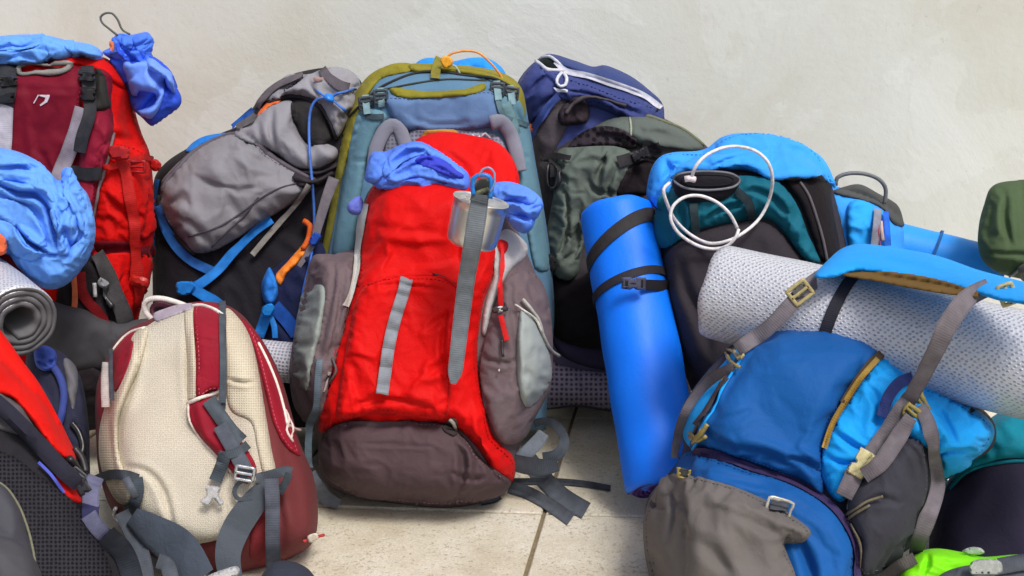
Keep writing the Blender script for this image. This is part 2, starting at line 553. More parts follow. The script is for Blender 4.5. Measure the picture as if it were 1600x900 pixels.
def loc2(cx, cy, ang, pts):
    a = R_(ang); return [(cx + x * math.cos(a) - y * math.sin(a), cy + x * math.sin(a) + y * math.cos(a)) + tuple(e) for x, y, *e in pts]

def ladder(form, cx, cy, ang, w, h, mat, Y=None, lift=.006, bars=1, r=1.7, name='ladder_buckle', parent=None):
    """rectangular webbing adjuster: a closed frame with cross bars, joined into one part"""
    y0 = (float(form.Yf(np.array([[cx, cy], [cx - w / 3, cy], [cx + w / 3, cy]])).min()) if Y is None or form.layers else Y)
    if Y is not None: y0 = min(y0 - .006, Y)
    y0 -= lift
    rr = r * pxm(y0); VV = []; FF = []; n0 = 0
    loops = [(smooth([(a, b, 'c') for a, b in ((-w/2, -h/2), (w/2, -h/2), (w/2, h/2), (-w/2, h/2))], True, 3), True)]
    for i in range(bars):
        yy = -h / 2 + h * (i + 1) / (bars + 1)
        loops.append((np.array([(-w / 2, yy), (0, yy), (w / 2, yy)]), False))
    for L, cl in loops:
        Q = np.array(loc2(cx, cy, ang, [tuple(p) for p in L]))
        C = at(Q[:, 0], Q[:, 1], np.full(len(Q), y0)); n = len(C)
        T = (np.roll(C, -1, 0) - np.roll(C, 1, 0)) if cl else np.gradient(C, axis=0)
        T /= np.linalg.norm(T, axis=1)[:, None]
        for i in range(n):
            u = np.cross(T[i], [0, 1, 0]); u /= np.linalg.norm(u); v = np.cross(u, T[i])
            for j in range(6):
                q = math.pi * j / 3; VV.append(C[i] + rr * (1.25 * math.cos(q) * u + .9 * math.sin(q) * v))
        for i in range(n if cl else n - 1):
            for j in range(6):
                FF.append((n0 + i*6 + j, n0 + ((i+1) % n)*6 + j, n0 + ((i+1) % n)*6 + (j+1) % 6, n0 + i*6 + (j+1) % 6))
        n0 += n * 6
    return link(name, VV, FF, mat, parent or (form.root if form else None))

def buckle(form, cx, cy, ang, w, h, mat, Y=None, lift=.006, th=.006, parent=None, name='buckle'):
    """side release buckle: female half with its window, male half with two prongs"""
    y0 = (float(form.Yf(np.array([[cx, cy], [cx, cy - h / 3], [cx, cy + h / 3]])).min()) if Y is None or form.layers else Y)
    if Y is not None: y0 = min(y0 - .006, Y)
    o = [(-w/2, -h/2), (w/2, -h/2), (w*.5, -h*.12), (w*.34, h*.0), (w*.5, h*.12), (w*.44, h*.5), (-w*.44, h*.5), (-w*.5, h*.12), (-w*.34, 0), (-w*.5, -h*.12)]
    b = plate(form, name, [p + ('c',) for p in loc2(cx, cy, ang, o)], th, mat, lift, parent, y0, g=3)
    bc = mat.node_tree.nodes['Principled BSDF'].inputs['Base Color'].default_value[:3]
    dkp = plas((24, 24, 27), .5)
    F0 = Form(0)
    for q in ([(-w*.22, h*.22), (w*.22, h*.22), (w*.22, h*.36), (-w*.22, h*.36)], [(-w*.06, -h*.10), (w*.06, -h*.10), (w*.06, h*.12), (-w*.06, h*.12)], [(-w*.32, -h*.40), (w*.32, -h*.40), (w*.32, -h*.30), (-w*.32, -h*.30)]):
        plate(F0, 'buckle_slot', [p + ('c',) for p in loc2(cx, cy, ang, q)], .0006, dkp, 0, b, y0 - lift - th - .0002, g=2, R=.5)
    return b

def ball(name, c, r, mat, parent=None, sq=(1, 1, 1), n=10):
    V = []; F = []
    for i in range(n + 1):
        a = math.pi * i / n
        for j in range(2 * n):
            b = math.pi * j / n
            V.append((c[0] + r * sq[0] * math.sin(a) * math.cos(b), c[1] + r * sq[1] * math.sin(a) * math.sin(b), c[2] + r * sq[2] * math.cos(a)))
    m = 2 * n
    for i in range(n):
        for j in range(m):
            q = (i * m + j, (i + 1) * m + j, (i + 1) * m + (j + 1) % m, i * m + (j + 1) % m)
            F.append(q)
    return link(name, V, F, mat, parent)

def frame(p0, p1, hint=(0, 0, 1)):
    a = np.array(p1) - np.array(p0); L = np.linalg.norm(a); a = a / L
    u = np.cross(a, hint); u /= np.linalg.norm(u); v = np.cross(u, a)
    return a, u, v, L

def roll(name, p0, p1, r, rin, pitch, mout, min_, parent=None, seglen=.012, dent=.0015, a0=0.0, seed=1, squash=1.0, bell=0.0):
    """a rolled-up sheet: one spiral strip with thickness, open spiral at both ends"""
    p0 = np.array(p0); a, u, v, L = frame(p0, p1)
    turns = (r - rin) / pitch; per = 56
    n = int(turns * per); th = np.linspace(0, turns * 2 * math.pi, n + 1)
    ro = rin + pitch * th / (2 * math.pi); ri = ro - pitch * .86
    q = a0 + th - th[-1]
    m = max(4, int(L / seglen)); ts = np.linspace(0, 1, m + 1)
    V = []; UV = []; arc = np.concatenate([[0], np.cumsum(np.hypot(np.diff(ro * np.cos(q)), np.diff(ro * np.sin(q))))])
    outer0 = n - per - 1                        # only the outermost turn is divided lengthwise
    F = []; mi = []
    def pt(rad, ang, t, extra=0):
        return p0 + a * (L * t + extra) + rad * (math.cos(ang) * u + squash * math.sin(ang) * v)
    idx = {}
    def vert(i, side, k):
        key = (i, side, k)
        if key in idx: return idx[key]
        t = ts[k]; e = bell * (ro[-1] - ro[i]) * (1 if k == m else -1)
        rad = (ro if side else ri)[i]
        edge = min(t, 1 - t) * L
        if side and i > outer0:
            rad = rad - dent * gn(arc[i] * 14, t * L * 9, seed) * 2 - .003 * max(0, 1 - edge / .008)**2
        if k in (0, m): e += .0015 * math.sin(i * .7)
        V.append(pt(rad, q[i], t, e)); UV.append((arc[i], t * L)); idx[key] = len(V) - 1
        return idx[key]
    for i in range(n):
        ks = list(range(m + 1)) if i > outer0 else [0, m]
        for k0, k1 in zip(ks[:-1], ks[1:]):
            F.append((vert(i, 1, k0), vert(i + 1, 1, k0), vert(i + 1, 1, k1), vert(i, 1, k1))); mi.append(0)
        F.append((vert(i, 0, m), vert(i + 1, 0, m), vert(i + 1, 0, 0), vert(i, 0, 0))); mi.append(1)
        F.append((vert(i, 0, 0), vert(i + 1, 0, 0), vert(i + 1, 1, 0), vert(i, 1, 0))); mi.append(1)
        F.append((vert(i, 1, m), vert(i + 1, 1, m), vert(i + 1, 0, m), vert(i, 0, m))); mi.append(1)
    for i in (0, n):
        F.append((vert(i, 0, 0), vert(i, 1, 0), vert(i, 1, m), vert(i, 0, m))); mi.append(1)
    o = link(name, V, F, [mout, min_], parent, UV, midx=mi)
    return o, (p0, a, u, v, L)

def ringband(name, fr, r, t, width, tilt, phase, mat, parent=None, th=.002, a0=0, a1=360, squash=1.0, pitch=0.0, end=0.0):
    """a band round a roll: axial position varies with the angle"""
    p0, a, u, v, L = fr
    n = 72; V = []; F = []; UV = []
    for i in range(n + 1):
        q = R_(a0 + (a1 - a0) * i / n)
        for side in (0, 1):
            fr_ = ((end - q) % (2 * math.pi)) / (2 * math.pi)
            rb = r - pitch * (fr_ if fr_ < .93 else .93 * (1 - fr_) / .07)
            for rr in (rb + .0008, rb + .0008 + th):
                V.append(p0 + a * (L * t + tilt * math.cos(q - R_(phase)) + (side - .5) * width) + rr * (math.cos(q) * u + squash * math.sin(q) * v))
                UV.append((side, q * r))
    for i in range(n):
        b = i * 4; c = b + 4
        for x, y in ((1, 3), (3, 2), (2, 0), (0, 1)): F.append((b + x, b + y, c + y, c + x))
    F.append((0, 1, 3, 2)); b = n * 4; F.append((b, b + 2, b + 3, b + 1))
    return link(name, V, F, mat, parent, UV, sharp=50)

def folds(form, name, mat, lst, g=3, seed=0):
    """overlapping folds of thin cloth, each with a rolled edge"""
    for i, (O, puff) in enumerate(lst):
        panel(form, name, O, puff * .45, 5, mat, dict(crump=[(.006, 34)], sim=(.07, .06)), g=g, off=.004, seed=seed + i, flat=True)

# ------------------------------------------------------------------ materials
def lin(c): return tuple((v / 255 / 12.92) if v / 255 <= .04045 else ((v / 255 + .055) / 1.055)**2.4 for v in c)
_MC = {}
def _base(name, rgb, rough, spec=.35):
    m = bpy.data.materials.new(name); m.use_nodes = True
    nt = m.node_tree; b = nt.nodes['Principled BSDF']
    b.inputs['Roughness'].default_value = rough
    b.inputs['Specular IOR Level'].default_value = spec
    b.inputs['Base Color'].default_value = (*rgb, 1)
    return m, nt, b
def _n(nt, t, **kw):
    n = nt.nodes.new(t)
    for k, v in kw.items():
        if k in n.inputs: n.inputs[k].default_value = v
        else: setattr(n, k, v)
    return n
def _math(nt, op, a, b=None, c=None):
    n = nt.nodes.new('ShaderNodeMath'); n.operation = op
    for i, x in enumerate((a, b, c)):
        if x is None: continue
        if isinstance(x, (int, float)): n.inputs[i].default_value = x
        else: nt.links.new(x, n.inputs[i])
    return n.outputs[0]
def _ramp(nt, src, stops):
    r = nt.nodes.new('ShaderNodeValToRGB')
    while len(r.color_ramp.elements) < len(stops): r.color_ramp.elements.new(.5)
    for e, (p, c) in zip(r.color_ramp.elements, stops): e.position = p; e.color = (*c, 1)
    nt.links.new(src, r.inputs[0]); return r.outputs[0]

def fab(rgb, rough=.62, bump=.5, var=.12, scale=38, sheen=.08, spec=.3, weave=.25, dust=.0):
    bump *= .55; rough = min(.9, rough + .14); spec *= .4; sheen *= .25
    """woven nylon or polyester: slight colour drift, soft crinkle and weave relief"""
    key = ('fab', rgb, rough, bump, var, scale, sheen, spec, weave, dust)
    if key in _MC: return _MC[key]
    c = lin(rgb)
    m, nt, b = _base('fabric', c, rough, spec)
    tc = _n(nt, 'ShaderNodeTexCoord')
    n1 = _n(nt, 'ShaderNodeTexNoise', Scale=9.0, Detail=5.0, Roughness=.6)
    nt.links.new(tc.outputs['Object'], n1.inputs['Vector'])
    lo = tuple(v * (1 - var) for v in c); hi = tuple(min(1, v * (1 + var)) for v in c)
    colr = _ramp(nt, n1.outputs[0], [(.3, lo), (.7, hi)])
    if dust > 0:
        n4 = _n(nt, 'ShaderNodeTexNoise', Scale=22.0, Detail=8.0, Roughness=.75)
        nt.links.new(tc.outputs['Object'], n4.inputs['Vector'])
        f = _ramp(nt, n4.outputs[0], [(.5, (0, 0, 0)), (.75, (dust,) * 3)])
        mx = _n(nt, 'ShaderNodeMixRGB'); nt.links.new(f, mx.inputs[0]); nt.links.new(colr, mx.inputs[1]); mx.inputs[2].default_value = (.36, .33, .28, 1)
        colr = mx.outputs[0]
    nt.links.new(colr, b.inputs['Base Color'])
    n2 = _n(nt, 'ShaderNodeTexNoise', Scale=float(scale), Detail=3.0, Roughness=.55, Distortion=.8)
    nt.links.new(tc.outputs['Object'], n2.inputs['Vector'])
    n3 = _n(nt, 'ShaderNodeTexNoise', Scale=420.0, Detail=2.0)
    nt.links.new(tc.outputs['Object'], n3.inputs['Vector'])
    mp5 = _n(nt, 'ShaderNodeMapping'); mp5.inputs['Scale'].default_value = (1.0, .6, .62); mp5.inputs['Rotation'].default_value = (.3, .5, .2)
    ad5 = _n(nt, 'ShaderNodeVectorMath', operation='MULTIPLY_ADD'); nt.links.new(n1.outputs['Color'], ad5.inputs[0]); ad5.inputs[1].default_value = (.08, .08, .08)
    nt.links.new(tc.outputs['Object'], ad5.inputs[2]); nt.links.new(ad5.outputs[0], mp5.inputs[0])
    n5 = _n(nt, 'ShaderNodeTexVoronoi', Scale=float(scale) * .5); nt.links.new(mp5.outputs[0], n5.inputs['Vector'])
    rdg = _math(nt, 'MULTIPLY', _math(nt, 'POWER', n5.outputs['Distance'], 2.0), 1.6)
    h = _math(nt, 'ADD', _math(nt, 'ADD', _math(nt, 'MULTIPLY', n2.outputs[0], .010), _math(nt, 'MULTIPLY', rdg, .0040)), _math(nt, 'MULTIPLY', n3.outputs[0], .0012 * weave * 8))
    bp = _n(nt, 'ShaderNodeBump', Strength=bump, Distance=1.0)
    nt.links.new(h, bp.inputs['Height']); nt.links.new(bp.outputs[0], b.inputs['Normal'])
    rr = _ramp(nt, n1.outputs[0], [(.2, (rough - .08,) * 3), (.8, (min(1, rough + .1),) * 3)])
    nt.links.new(rr, b.inputs['Roughness'])
    b.inputs['Sheen Weight'].default_value = sheen
    b.inputs['Sheen Roughness'].default_value = .5
    _MC[key] = m; return m

def webm(rgb, rough=.7):
    """flat webbing with a ribbed weave and stitched edges"""
    key = ('web', rgb, rough)
    if key in _MC: return _MC[key]
    c = lin(rgb); m, nt, b = _base('webbing', c, rough, .25)
    uv = _n(nt, 'ShaderNodeUVMap'); sep = _n(nt, 'ShaderNodeSeparateXYZ'); nt.links.new(uv.outputs[0], sep.inputs[0])
    s = _math(nt, 'SINE', _math(nt, 'MULTIPLY', sep.outputs[1], 1500.0))
    e = _math(nt, 'ABSOLUTE', _math(nt, 'SUBTRACT', sep.outputs[0], .5))
    edge = _math(nt, 'GREATER_THAN', e, .40)
    tc = _n(nt, 'ShaderNodeTexCoord'); n1 = _n(nt, 'ShaderNodeTexNoise', Scale=45.0, Detail=5.0)
    nt.links.new(tc.outputs['Object'], n1.inputs['Vector'])
    colr = _ramp(nt, n1.outputs[0], [(.3, tuple(v * .8 for v in c)), (.7, tuple(min(1, v * 1.18) for v in c))])
    mx = _n(nt, 'ShaderNodeMixRGB', blend_type='MULTIPLY'); nt.links.new(_math(nt, 'MULTIPLY', edge, .35), mx.inputs[0])
    nt.links.new(colr, mx.inputs[1]); mx.inputs[2].default_value = (.55, .55, .55, 1)
    nt.links.new(mx.outputs[0], b.inputs['Base Color'])
    h = _math(nt, 'ADD', _math(nt, 'MULTIPLY', s, .0002), _math(nt, 'MULTIPLY', n1.outputs[0], .003))
    bp = _n(nt, 'ShaderNodeBump', Strength=.6, Distance=1.0); nt.links.new(h, bp.inputs['Height']); nt.links.new(bp.outputs[0], b.inputs['Normal'])
    _MC[key] = m; return m

def meshm(rgb, hole, scale=170.0, depth=.002, rnd=.15, stretch=(1, 1, 1), lo=.2, hi=.42):
    """spacer mesh: rows of small dark holes"""
    key = ('mesh', rgb, hole, scale, depth, stretch, lo, hi)
    if key in _MC: return _MC[key]
    c = lin(rgb); m, nt, b = _base('spacer_mesh', c, .8, .2)
    uv = _n(nt, 'ShaderNodeUVMap'); mp = _n(nt, 'ShaderNodeMapping'); mp.inputs['Scale'].default_value = stretch
    nt.links.new(uv.outputs[0], mp.inputs[0])
    vo = _n(nt, 'ShaderNodeTexVoronoi', Scale=scale, Randomness=rnd); vo.voronoi_dimensions = '2D'
    nt.links.new(mp.outputs[0], vo.inputs['Vector'])
    tc = _n(nt, 'ShaderNodeTexCoord'); n1 = _n(nt, 'ShaderNodeTexNoise', Scale=14.0, Detail=6.0)
    nt.links.new(tc.outputs['Object'], n1.inputs['Vector'])
    colr = _ramp(nt, n1.outputs[0], [(.3, tuple(v * .86 for v in c)), (.7, tuple(min(1, v * 1.08) for v in c))])
    f = _ramp(nt, vo.outputs['Distance'], [(lo, (0, 0, 0)), (hi, (1, 1, 1))])
    mx = _n(nt, 'ShaderNodeMixRGB'); nt.links.new(f, mx.inputs[0]); mx.inputs[1].default_value = (*lin(hole), 1); nt.links.new(colr, mx.inputs[2])
    nt.links.new(mx.outputs[0], b.inputs['Base Color'])
    bp = _n(nt, 'ShaderNodeBump', Strength=.7, Distance=depth); nt.links.new(f, bp.inputs['Height']); nt.links.new(bp.outputs[0], b.inputs['Normal'])
    _MC[key] = m; return m

def plas(rgb, rough=.35, metal=0.0, spec=.5):
    key = ('pl', rgb, rough, metal)
    if key in _MC: return _MC[key]
    m, nt, b = _base('plastic' if metal < .5 else 'metal', lin(rgb), rough, spec)
    b.inputs['Metallic'].default_value = metal
    tc = _n(nt, 'ShaderNodeTexCoord'); n1 = _n(nt, 'ShaderNodeTexNoise', Scale=120.0, Detail=5.0)
    nt.links.new(tc.outputs['Object'], n1.inputs['Vector'])
    c = lin(rgb)
    nt.links.new(_ramp(nt, n1.outputs[0], [(.35, tuple(v * .82 for v in c)), (.65, tuple(min(1, v * 1.1) for v in c))]), b.inputs['Base Color'])
    nt.links.new(_ramp(nt, n1.outputs[0], [(.3, (max(.05, rough - .1),) * 3), (.7, (rough + .15,) * 3)]), b.inputs['Roughness'])
    _MC[key] = m; return m

def foam(rgb, rough=.55, var=.06):
    key = ('foam', rgb, rough)
    if key in _MC: return _MC[key]
    m, nt, b = _base('foam', lin(rgb), rough, .35); c = lin(rgb)
    tc = _n(nt, 'ShaderNodeTexCoord'); n1 = _n(nt, 'ShaderNodeTexNoise', Scale=18.0, Detail=7.0, Roughness=.65)
    nt.links.new(tc.outputs['Object'], n1.inputs['Vector'])
    nt.links.new(_ramp(nt, n1.outputs[0], [(.3, tuple(v * (1 - var) for v in c)), (.7, tuple(min(1, v * (1 + var)) for v in c))]), b.inputs['Base Color'])
    n2 = _n(nt, 'ShaderNodeTexNoise', Scale=500.0, Detail=2.0); nt.links.new(tc.outputs['Object'], n2.inputs['Vector'])
    h = _math(nt, 'ADD', _math(nt, 'MULTIPLY', n2.outputs[0], .0006), _math(nt, 'MULTIPLY', n1.outputs[0], .004))
    bp = _n(nt, 'ShaderNodeBump', Strength=.5, Distance=1.0); nt.links.new(h, bp.inputs['Height']); nt.links.new(bp.outputs[0], b.inputs['Normal'])
    _MC[key] = m; return m

def foilm(rgb=(200, 202, 209), dark=(146, 151, 168)):
    """aluminised foam mat embossed with offset rows of short dashes"""
    key = ('foil', rgb)
    if key in _MC: return _MC[key]
    m, nt, b = _base('foil', lin(rgb), .42, .5)
    b.inputs['Metallic'].default_value = .2
    uv = _n(nt, 'ShaderNodeUVMap'); mp = _n(nt, 'ShaderNodeMapping')
    mp.inputs['Scale'].default_value = (150, 104, 1); mp.inputs['Rotation'].default_value = (0, 0, R_(-28))
    nt.links.new(uv.outputs[0], mp.inputs[0])
    vo = _n(nt, 'ShaderNodeTexVoronoi', Scale=1.0, Randomness=.34); vo.voronoi_dimensions = '2D'
    st = _n(nt, 'ShaderNodeMapping'); st.inputs['Scale'].default_value = (1.0, 1.0, 1)
    nt.links.new(mp.outputs[0], vo.inputs['Vector'])
    f = _ramp(nt, vo.outputs['Distance'], [(.16, (1, 1, 1)), (.34, (0, 0, 0))])
    tc = _n(nt, 'ShaderNodeTexCoord'); n1 = _n(nt, 'ShaderNodeTexNoise', Scale=60.0, Detail=5.0)
    nt.links.new(tc.outputs['Object'], n1.inputs['Vector'])
    ff = _math(nt, 'MULTIPLY', f, _math(nt, 'MULTIPLY', n1.outputs[0], 1.5))
    mx = _n(nt, 'ShaderNodeMixRGB'); nt.links.new(ff, mx.inputs[0]); mx.inputs[1].default_value = (*lin(rgb), 1); mx.inputs[2].default_value = (*lin(dark), 1)
    nt.links.new(mx.outputs[0], b.inputs['Base Color'])
    h = _math(nt, 'SUBTRACT', _math(nt, 'MULTIPLY', n1.outputs[0], .003), _math(nt, 'MULTIPLY', f, .0012))
    bp = _n(nt, 'ShaderNodeBump', Strength=.8, Distance=1.0); nt.links.new(h, bp.inputs['Height']); nt.links.new(bp.outputs[0], b.inputs['Normal'])
    _MC[key] = m; return m
# ------------------------------------------------------------------ the setting: wall, floor, tiles
def wall_mat():
    m, nt, b = _base('plaster', lin((203, 201, 191)), .85, .2)
    tc = _n(nt, 'ShaderNodeTexCoord')
    n1 = _n(nt, 'ShaderNodeTexNoise', Scale=1.5, Detail=9.0, Roughness=.62, Distortion=.7)
    n2 = _n(nt, 'ShaderNodeTexNoise', Scale=3.0, Detail=8.0, Roughness=.58, Distortion=.5)
    n3 = _n(nt, 'ShaderNodeTexNoise', Scale=42.0, Detail=8.0, Roughness=.7)
    mp = _n(nt, 'ShaderNodeMapping'); mp.inputs['Location'].default_value = (3.1, 2.0, 5.7)
    nt.links.new(tc.outputs['Object'], mp.inputs[0])
    for n in (n1, n2, n3): nt.links.new(mp.outputs[0], n.inputs['Vector'])
    c1 = _ramp(nt, n1.outputs[0], [(.30, lin((206, 204, 190))), (.45, lin((213, 215, 206))), (.56, lin((216, 219, 212))), (.70, lin((221, 224, 219)))])
    # scrubbed lighter patches with crisp ragged outlines
    f = _ramp(nt, n2.outputs[0], [(.55, (0, 0, 0)), (.58, (.6, .6, .6)), (.8, (1, 1, 1))])
    mx = _n(nt, 'ShaderNodeMixRGB'); nt.links.new(_math(nt, 'MULTIPLY', f, .5), mx.inputs[0]); nt.links.new(c1, mx.inputs[1]); mx.inputs[2].default_value = (*lin((228, 232, 227)), 1)
    d = _ramp(nt, n3.outputs[0], [(.30, (1, 1, 1)), (.36, (0, 0, 0))])
    m2 = _n(nt, 'ShaderNodeMixRGB'); nt.links.new(_math(nt, 'MULTIPLY', d, .25), m2.inputs[0]); nt.links.new(mx.outputs[0], m2.inputs[1]); m2.inputs[2].default_value = (*lin((150, 140, 120)), 1)
    vo = _n(nt, 'ShaderNodeTexVoronoi', Scale=3.3); nt.links.new(mp.outputs[0], vo.inputs['Vector'])
    sp_ = _ramp(nt, vo.outputs['Distance'], [(.012, (1, 1, 1)), (.022, (0, 0, 0))])
    m3 = _n(nt, 'ShaderNodeMixRGB'); nt.links.new(_math(nt, 'MULTIPLY', sp_, .6), m3.inputs[0]); nt.links.new(m2.outputs[0], m3.inputs[1]); m3.inputs[2].default_value = (*lin((120, 112, 98)), 1)
    nt.links.new(m3.outputs[0], b.inputs['Base Color'])
    h = _math(nt, 'ADD', _math(nt, 'MULTIPLY', n3.outputs[0], .0035), _math(nt, 'ADD', _math(nt, 'MULTIPLY', n1.outputs[0], .02), _math(nt, 'MULTIPLY', f, .0015)))
    bp = _n(nt, 'ShaderNodeBump', Strength=.3, Distance=1.0); nt.links.new(h, bp.inputs['Height']); nt.links.new(bp.outputs[0], b.inputs['Normal'])
    return m

def tile_mat():
    m, nt, b = _base('stone_tile', lin((205, 194, 166)), .75, .3)
    tc = _n(nt, 'ShaderNodeTexCoord')
    oi = _n(nt, 'ShaderNodeObjectInfo')
    ad = _n(nt, 'ShaderNodeVectorMath', operation='ADD'); nt.links.new(tc.outputs['Object'], ad.inputs[0]); nt.links.new(oi.outputs['Location'], ad.inputs[1])
    n1 = _n(nt, 'ShaderNodeTexNoise', Scale=5.0, Detail=8.0, Roughness=.65)
    n2 = _n(nt, 'ShaderNodeTexNoise', Scale=95.0, Detail=5.0, Roughness=.7)
    n3 = _n(nt, 'ShaderNodeTexNoise', Scale=240.0, Detail=3.0, Roughness=.6)
    for n in (n1, n2, n3): nt.links.new(ad.outputs[0], n.inputs['Vector'])
    c1 = _ramp(nt, n1.outputs[0], [(.3, lin((190, 179, 156))), (.5, lin((211, 204, 184))), (.7, lin((226, 221, 207)))])
    n5 = _n(nt, 'ShaderNodeTexNoise', Scale=9.0, Detail=3.0); nt.links.new(ad.outputs[0], n5.inputs['Vector'])
    thr = _math(nt, 'MULTIPLY_ADD', n5.outputs[0], .22, .29)
    pit = _math(nt, 'LESS_THAN', n2.outputs[0], thr)
    mx = _n(nt, 'ShaderNodeMixRGB'); nt.links.new(_math(nt, 'MULTIPLY', pit, .45), mx.inputs[0]); nt.links.new(c1, mx.inputs[1]); mx.inputs[2].default_value = (*lin((140, 122, 92)), 1)
    g = _ramp(nt, n3.outputs[0], [(.3, (.82,) * 3), (.7, (1.08,) * 3)])
    m2 = _n(nt, 'ShaderNodeMixRGB', blend_type='MULTIPLY'); m2.inputs[0].default_value = 1; nt.links.new(mx.outputs[0], m2.inputs[1]); nt.links.new(g, m2.inputs[2])
    nt.links.new(m2.outputs[0], b.inputs['Base Color'])
    h = _math(nt, 'ADD', _math(nt, 'MULTIPLY', n3.outputs[0], .0012), _math(nt, 'ADD', _math(nt, 'MULTIPLY', pit, -.0008), _math(nt, 'MULTIPLY', n2.outputs[0], .002)))
    bp = _n(nt, 'ShaderNodeBump', Strength=.7, Distance=1.0); nt.links.new(h, bp.inputs['Height']); nt.links.new(bp.outputs[0], b.inputs['Normal'])
    return m

def boxmesh(name, x0, x1, y0, y1, z0, z1, mat, parent=None):
    V = [(x, y, z) for z in (z0, z1) for y in (y0, y1) for x in (x0, x1)]
    F = [(0, 2, 3, 1), (4, 5, 7, 6), (0, 1, 5, 4), (2, 6, 7, 3), (0, 4, 6, 2), (1, 3, 7, 5)]
    return link(name, V, F, mat, parent, smoothf=False)

wall = boxmesh('wall', -5, 5, WALLY, WALLY + .3, -.3, 3.2, wall_mat())
tag(wall, 'pale grey plaster wall with faint stains behind all the backpacks', 'wall')
grout = plas((128, 116, 92), .9, 0, .1)
floor = boxmesh('floor', -5, 5, -6, WALLY - .002, -.12, -.007, grout)
floor['kind'] = 'structure'
tm = tile_mat()
TU = np.array([1, -.075]); TU /= np.linalg.norm(TU)
TV = np.array([.158, 1]); TV /= np.linalg.norm(TV)
TS = .60; O0 = np.array([.068, -.038]); gap = .0045
def tile_mesh():
    me = bpy.data.meshes.new('tile')
    h = TS / 2 - gap; b = .003
    V = []
    for hh, z in ((h, -.045), (h, -.003), (h - b, 0)):
        for su, sv in ((-1, -1), (1, -1), (1, 1), (-1, 1)):
            q = TU * hh * su + TV * hh * sv; V.append((q[0], q[1], z))
    F = [(8, 9, 10, 11)] + [(k, (k + 1) % 4, 4 + (k + 1) % 4, 4 + k) for k in range(4)] + [(4 + k, 4 + (k + 1) % 4, 8 + (k + 1) % 4, 8 + k) for k in range(4)] + [(3, 2, 1, 0)]
    me.from_pydata(V, [], F); me.materials.append(tm); return me
tmesh = tile_mesh(); rt = random.Random(4)
foff = Vector(floor.location)
for i in range(-4, 4):
    for j in range(-4, 2):
        c = O0 + TU * TS * (i + .5) + TV * TS * (j + .5)
        if c[1] + .33 > WALLY or abs(c[0]) > 2.4:
            if c[1] - .3 > WALLY - .1 or abs(c[0]) > 2.4: continue
        o = bpy.data.objects.new('tile', tmesh); col.objects.link(o); o.parent = floor
        o.location = Vector((c[0], c[1], -.0005 - rt.random() * .0008)) - foff
        o.rotation_euler = (rt.uniform(-.001, .001), rt.uniform(-.001, .001), 0)

def newform(name, label, cat, Y, bx, by, group=None, z=None):
    """a thing whose Empty stands under pixel column bx at depth by"""
    f = Form(Y)
    p = at(bx, 450, by)
    f.root = base_thing(name, label, cat, (p[0], by, 0 if z is None else z), group)
    return f
# ================================================================== maroon and red pack, far left
MAROON = (112, 16, 38); RED = (196, 12, 10); SKY = (100, 158, 240); CHAR = (66, 66, 70)
dk = webm((48, 48, 52)); gy = webm((112, 116, 122)); blk = fab((38, 36, 40), .7)
A = newform('backpack', 'tall maroon and red backpack leaning on the wall at the far left', 'backpack', [(90, .46), (690, .30)], 60, .3)
red_f = fab(RED, .55, .6, .12, 45); LS = (96, 10, 12)
body(A, 'bag_body', [(-80,120),(-20,92),(62,84),(110,80),(168,92),(200,130),(214,185),(222,210),(234,240),(240,300),(239,380),(228,450),(212,520),(203,600),(186,668,'c'),(-80,668,'c')], .17, 75, red_f, .14,
     dict(sim=(.05,.05), facet=[(.010, 46, 75, 1.8)], puck=[(.006, 26, 22)], crease=[([(200,150),(205,210),(212,260)],8,.016),([(160,300),(190,330),(232,345)],6,.01),([(165,220),(195,215),(222,235)],7,.012)]), g=6, seed=11)
panel(A, 'side_pocket', [(160,235),(195,225),(228,245),(236,300),(234,372),(152,385),(150,330)], .022, 16, red_f, dict(sim=(.07,.05), facet=[(.010, 28, 70, 1.6)], puck=[(.006, 18, 18)]), g=4, st=(160,10,10))
panel(A, 'side_band', [(148,378),(195,376),(240,384),(238,402),(195,402),(152,398)], .004, 8, fab((96, 12, 26)), dict(fold=[(.003, 20, 0, 2)]))
panel(A, 'lower_side', [(160,400),(236,404),(222,470),(205,510),(190,560),(176,500),(165,450)], .016, 14, red_f, dict(sim=(.07,.05), facet=[(.008, 26, 80, 1.8)]), g=4)
mar = fab(MAROON, .5, .35, .10, 30)
panel(A, 'lid_edge', [(-80,100),(-20,100),(70,88),(110,83),(165,96),(196,140),(150,118),(118,106),(30,108),(-80,118)], .02, 14, red_f, dict(fold=[(.006, 30, 10, 3)]), g=4)
panel(A, 'back_panel', [(18,116),(60,112),(126,112),(124,160),(116,210),(92,262),(70,330),(40,430),(-80,430),(-80,120)], .018, 18, mar, dict(facet=[(.004, 60, 20, 1.6)], crease=[([(28,147),(70,145),(118,146)],3,.004)]), g=5, st=(130,36,56))
panel(A, 'side_panel', [(148,112),(170,122),(172,165),(176,205),(166,255),(150,300),(142,350),(112,330),(96,300),(120,240),(138,180),(146,150)], .014, 12, mar, dict(fold=[(.004, 40, 80, 2)]), g=5)
strap(A, 'light_strip', [(8,165),(6,215),(0,262)], 26, webm((176,172,182)))
strap(A, 'light_strip', [(126,172),(112,222),(92,272),(72,320)], 24, webm((142,134,146)))
panel(A, 'shoulder_strap', [(140,185),(158,175),(172,190),(178,215),(168,250),(158,290),(150,350),(140,400),(112,395),(108,350),(112,300),(118,262),(128,225)], .028, 16, fab((128,22,46), .5, .3), dict(lump=[(.004, 50)]), g=4)
cord(A, 'strap_piping', [(178,208),(172,238),(164,262),(155,300),(147,335),(140,380)], 2.4, plas((112,100,104), .7))
strap(A, 'strap_band', [(110,268),(132,272),(160,272)], 20, dk, lift=.002)
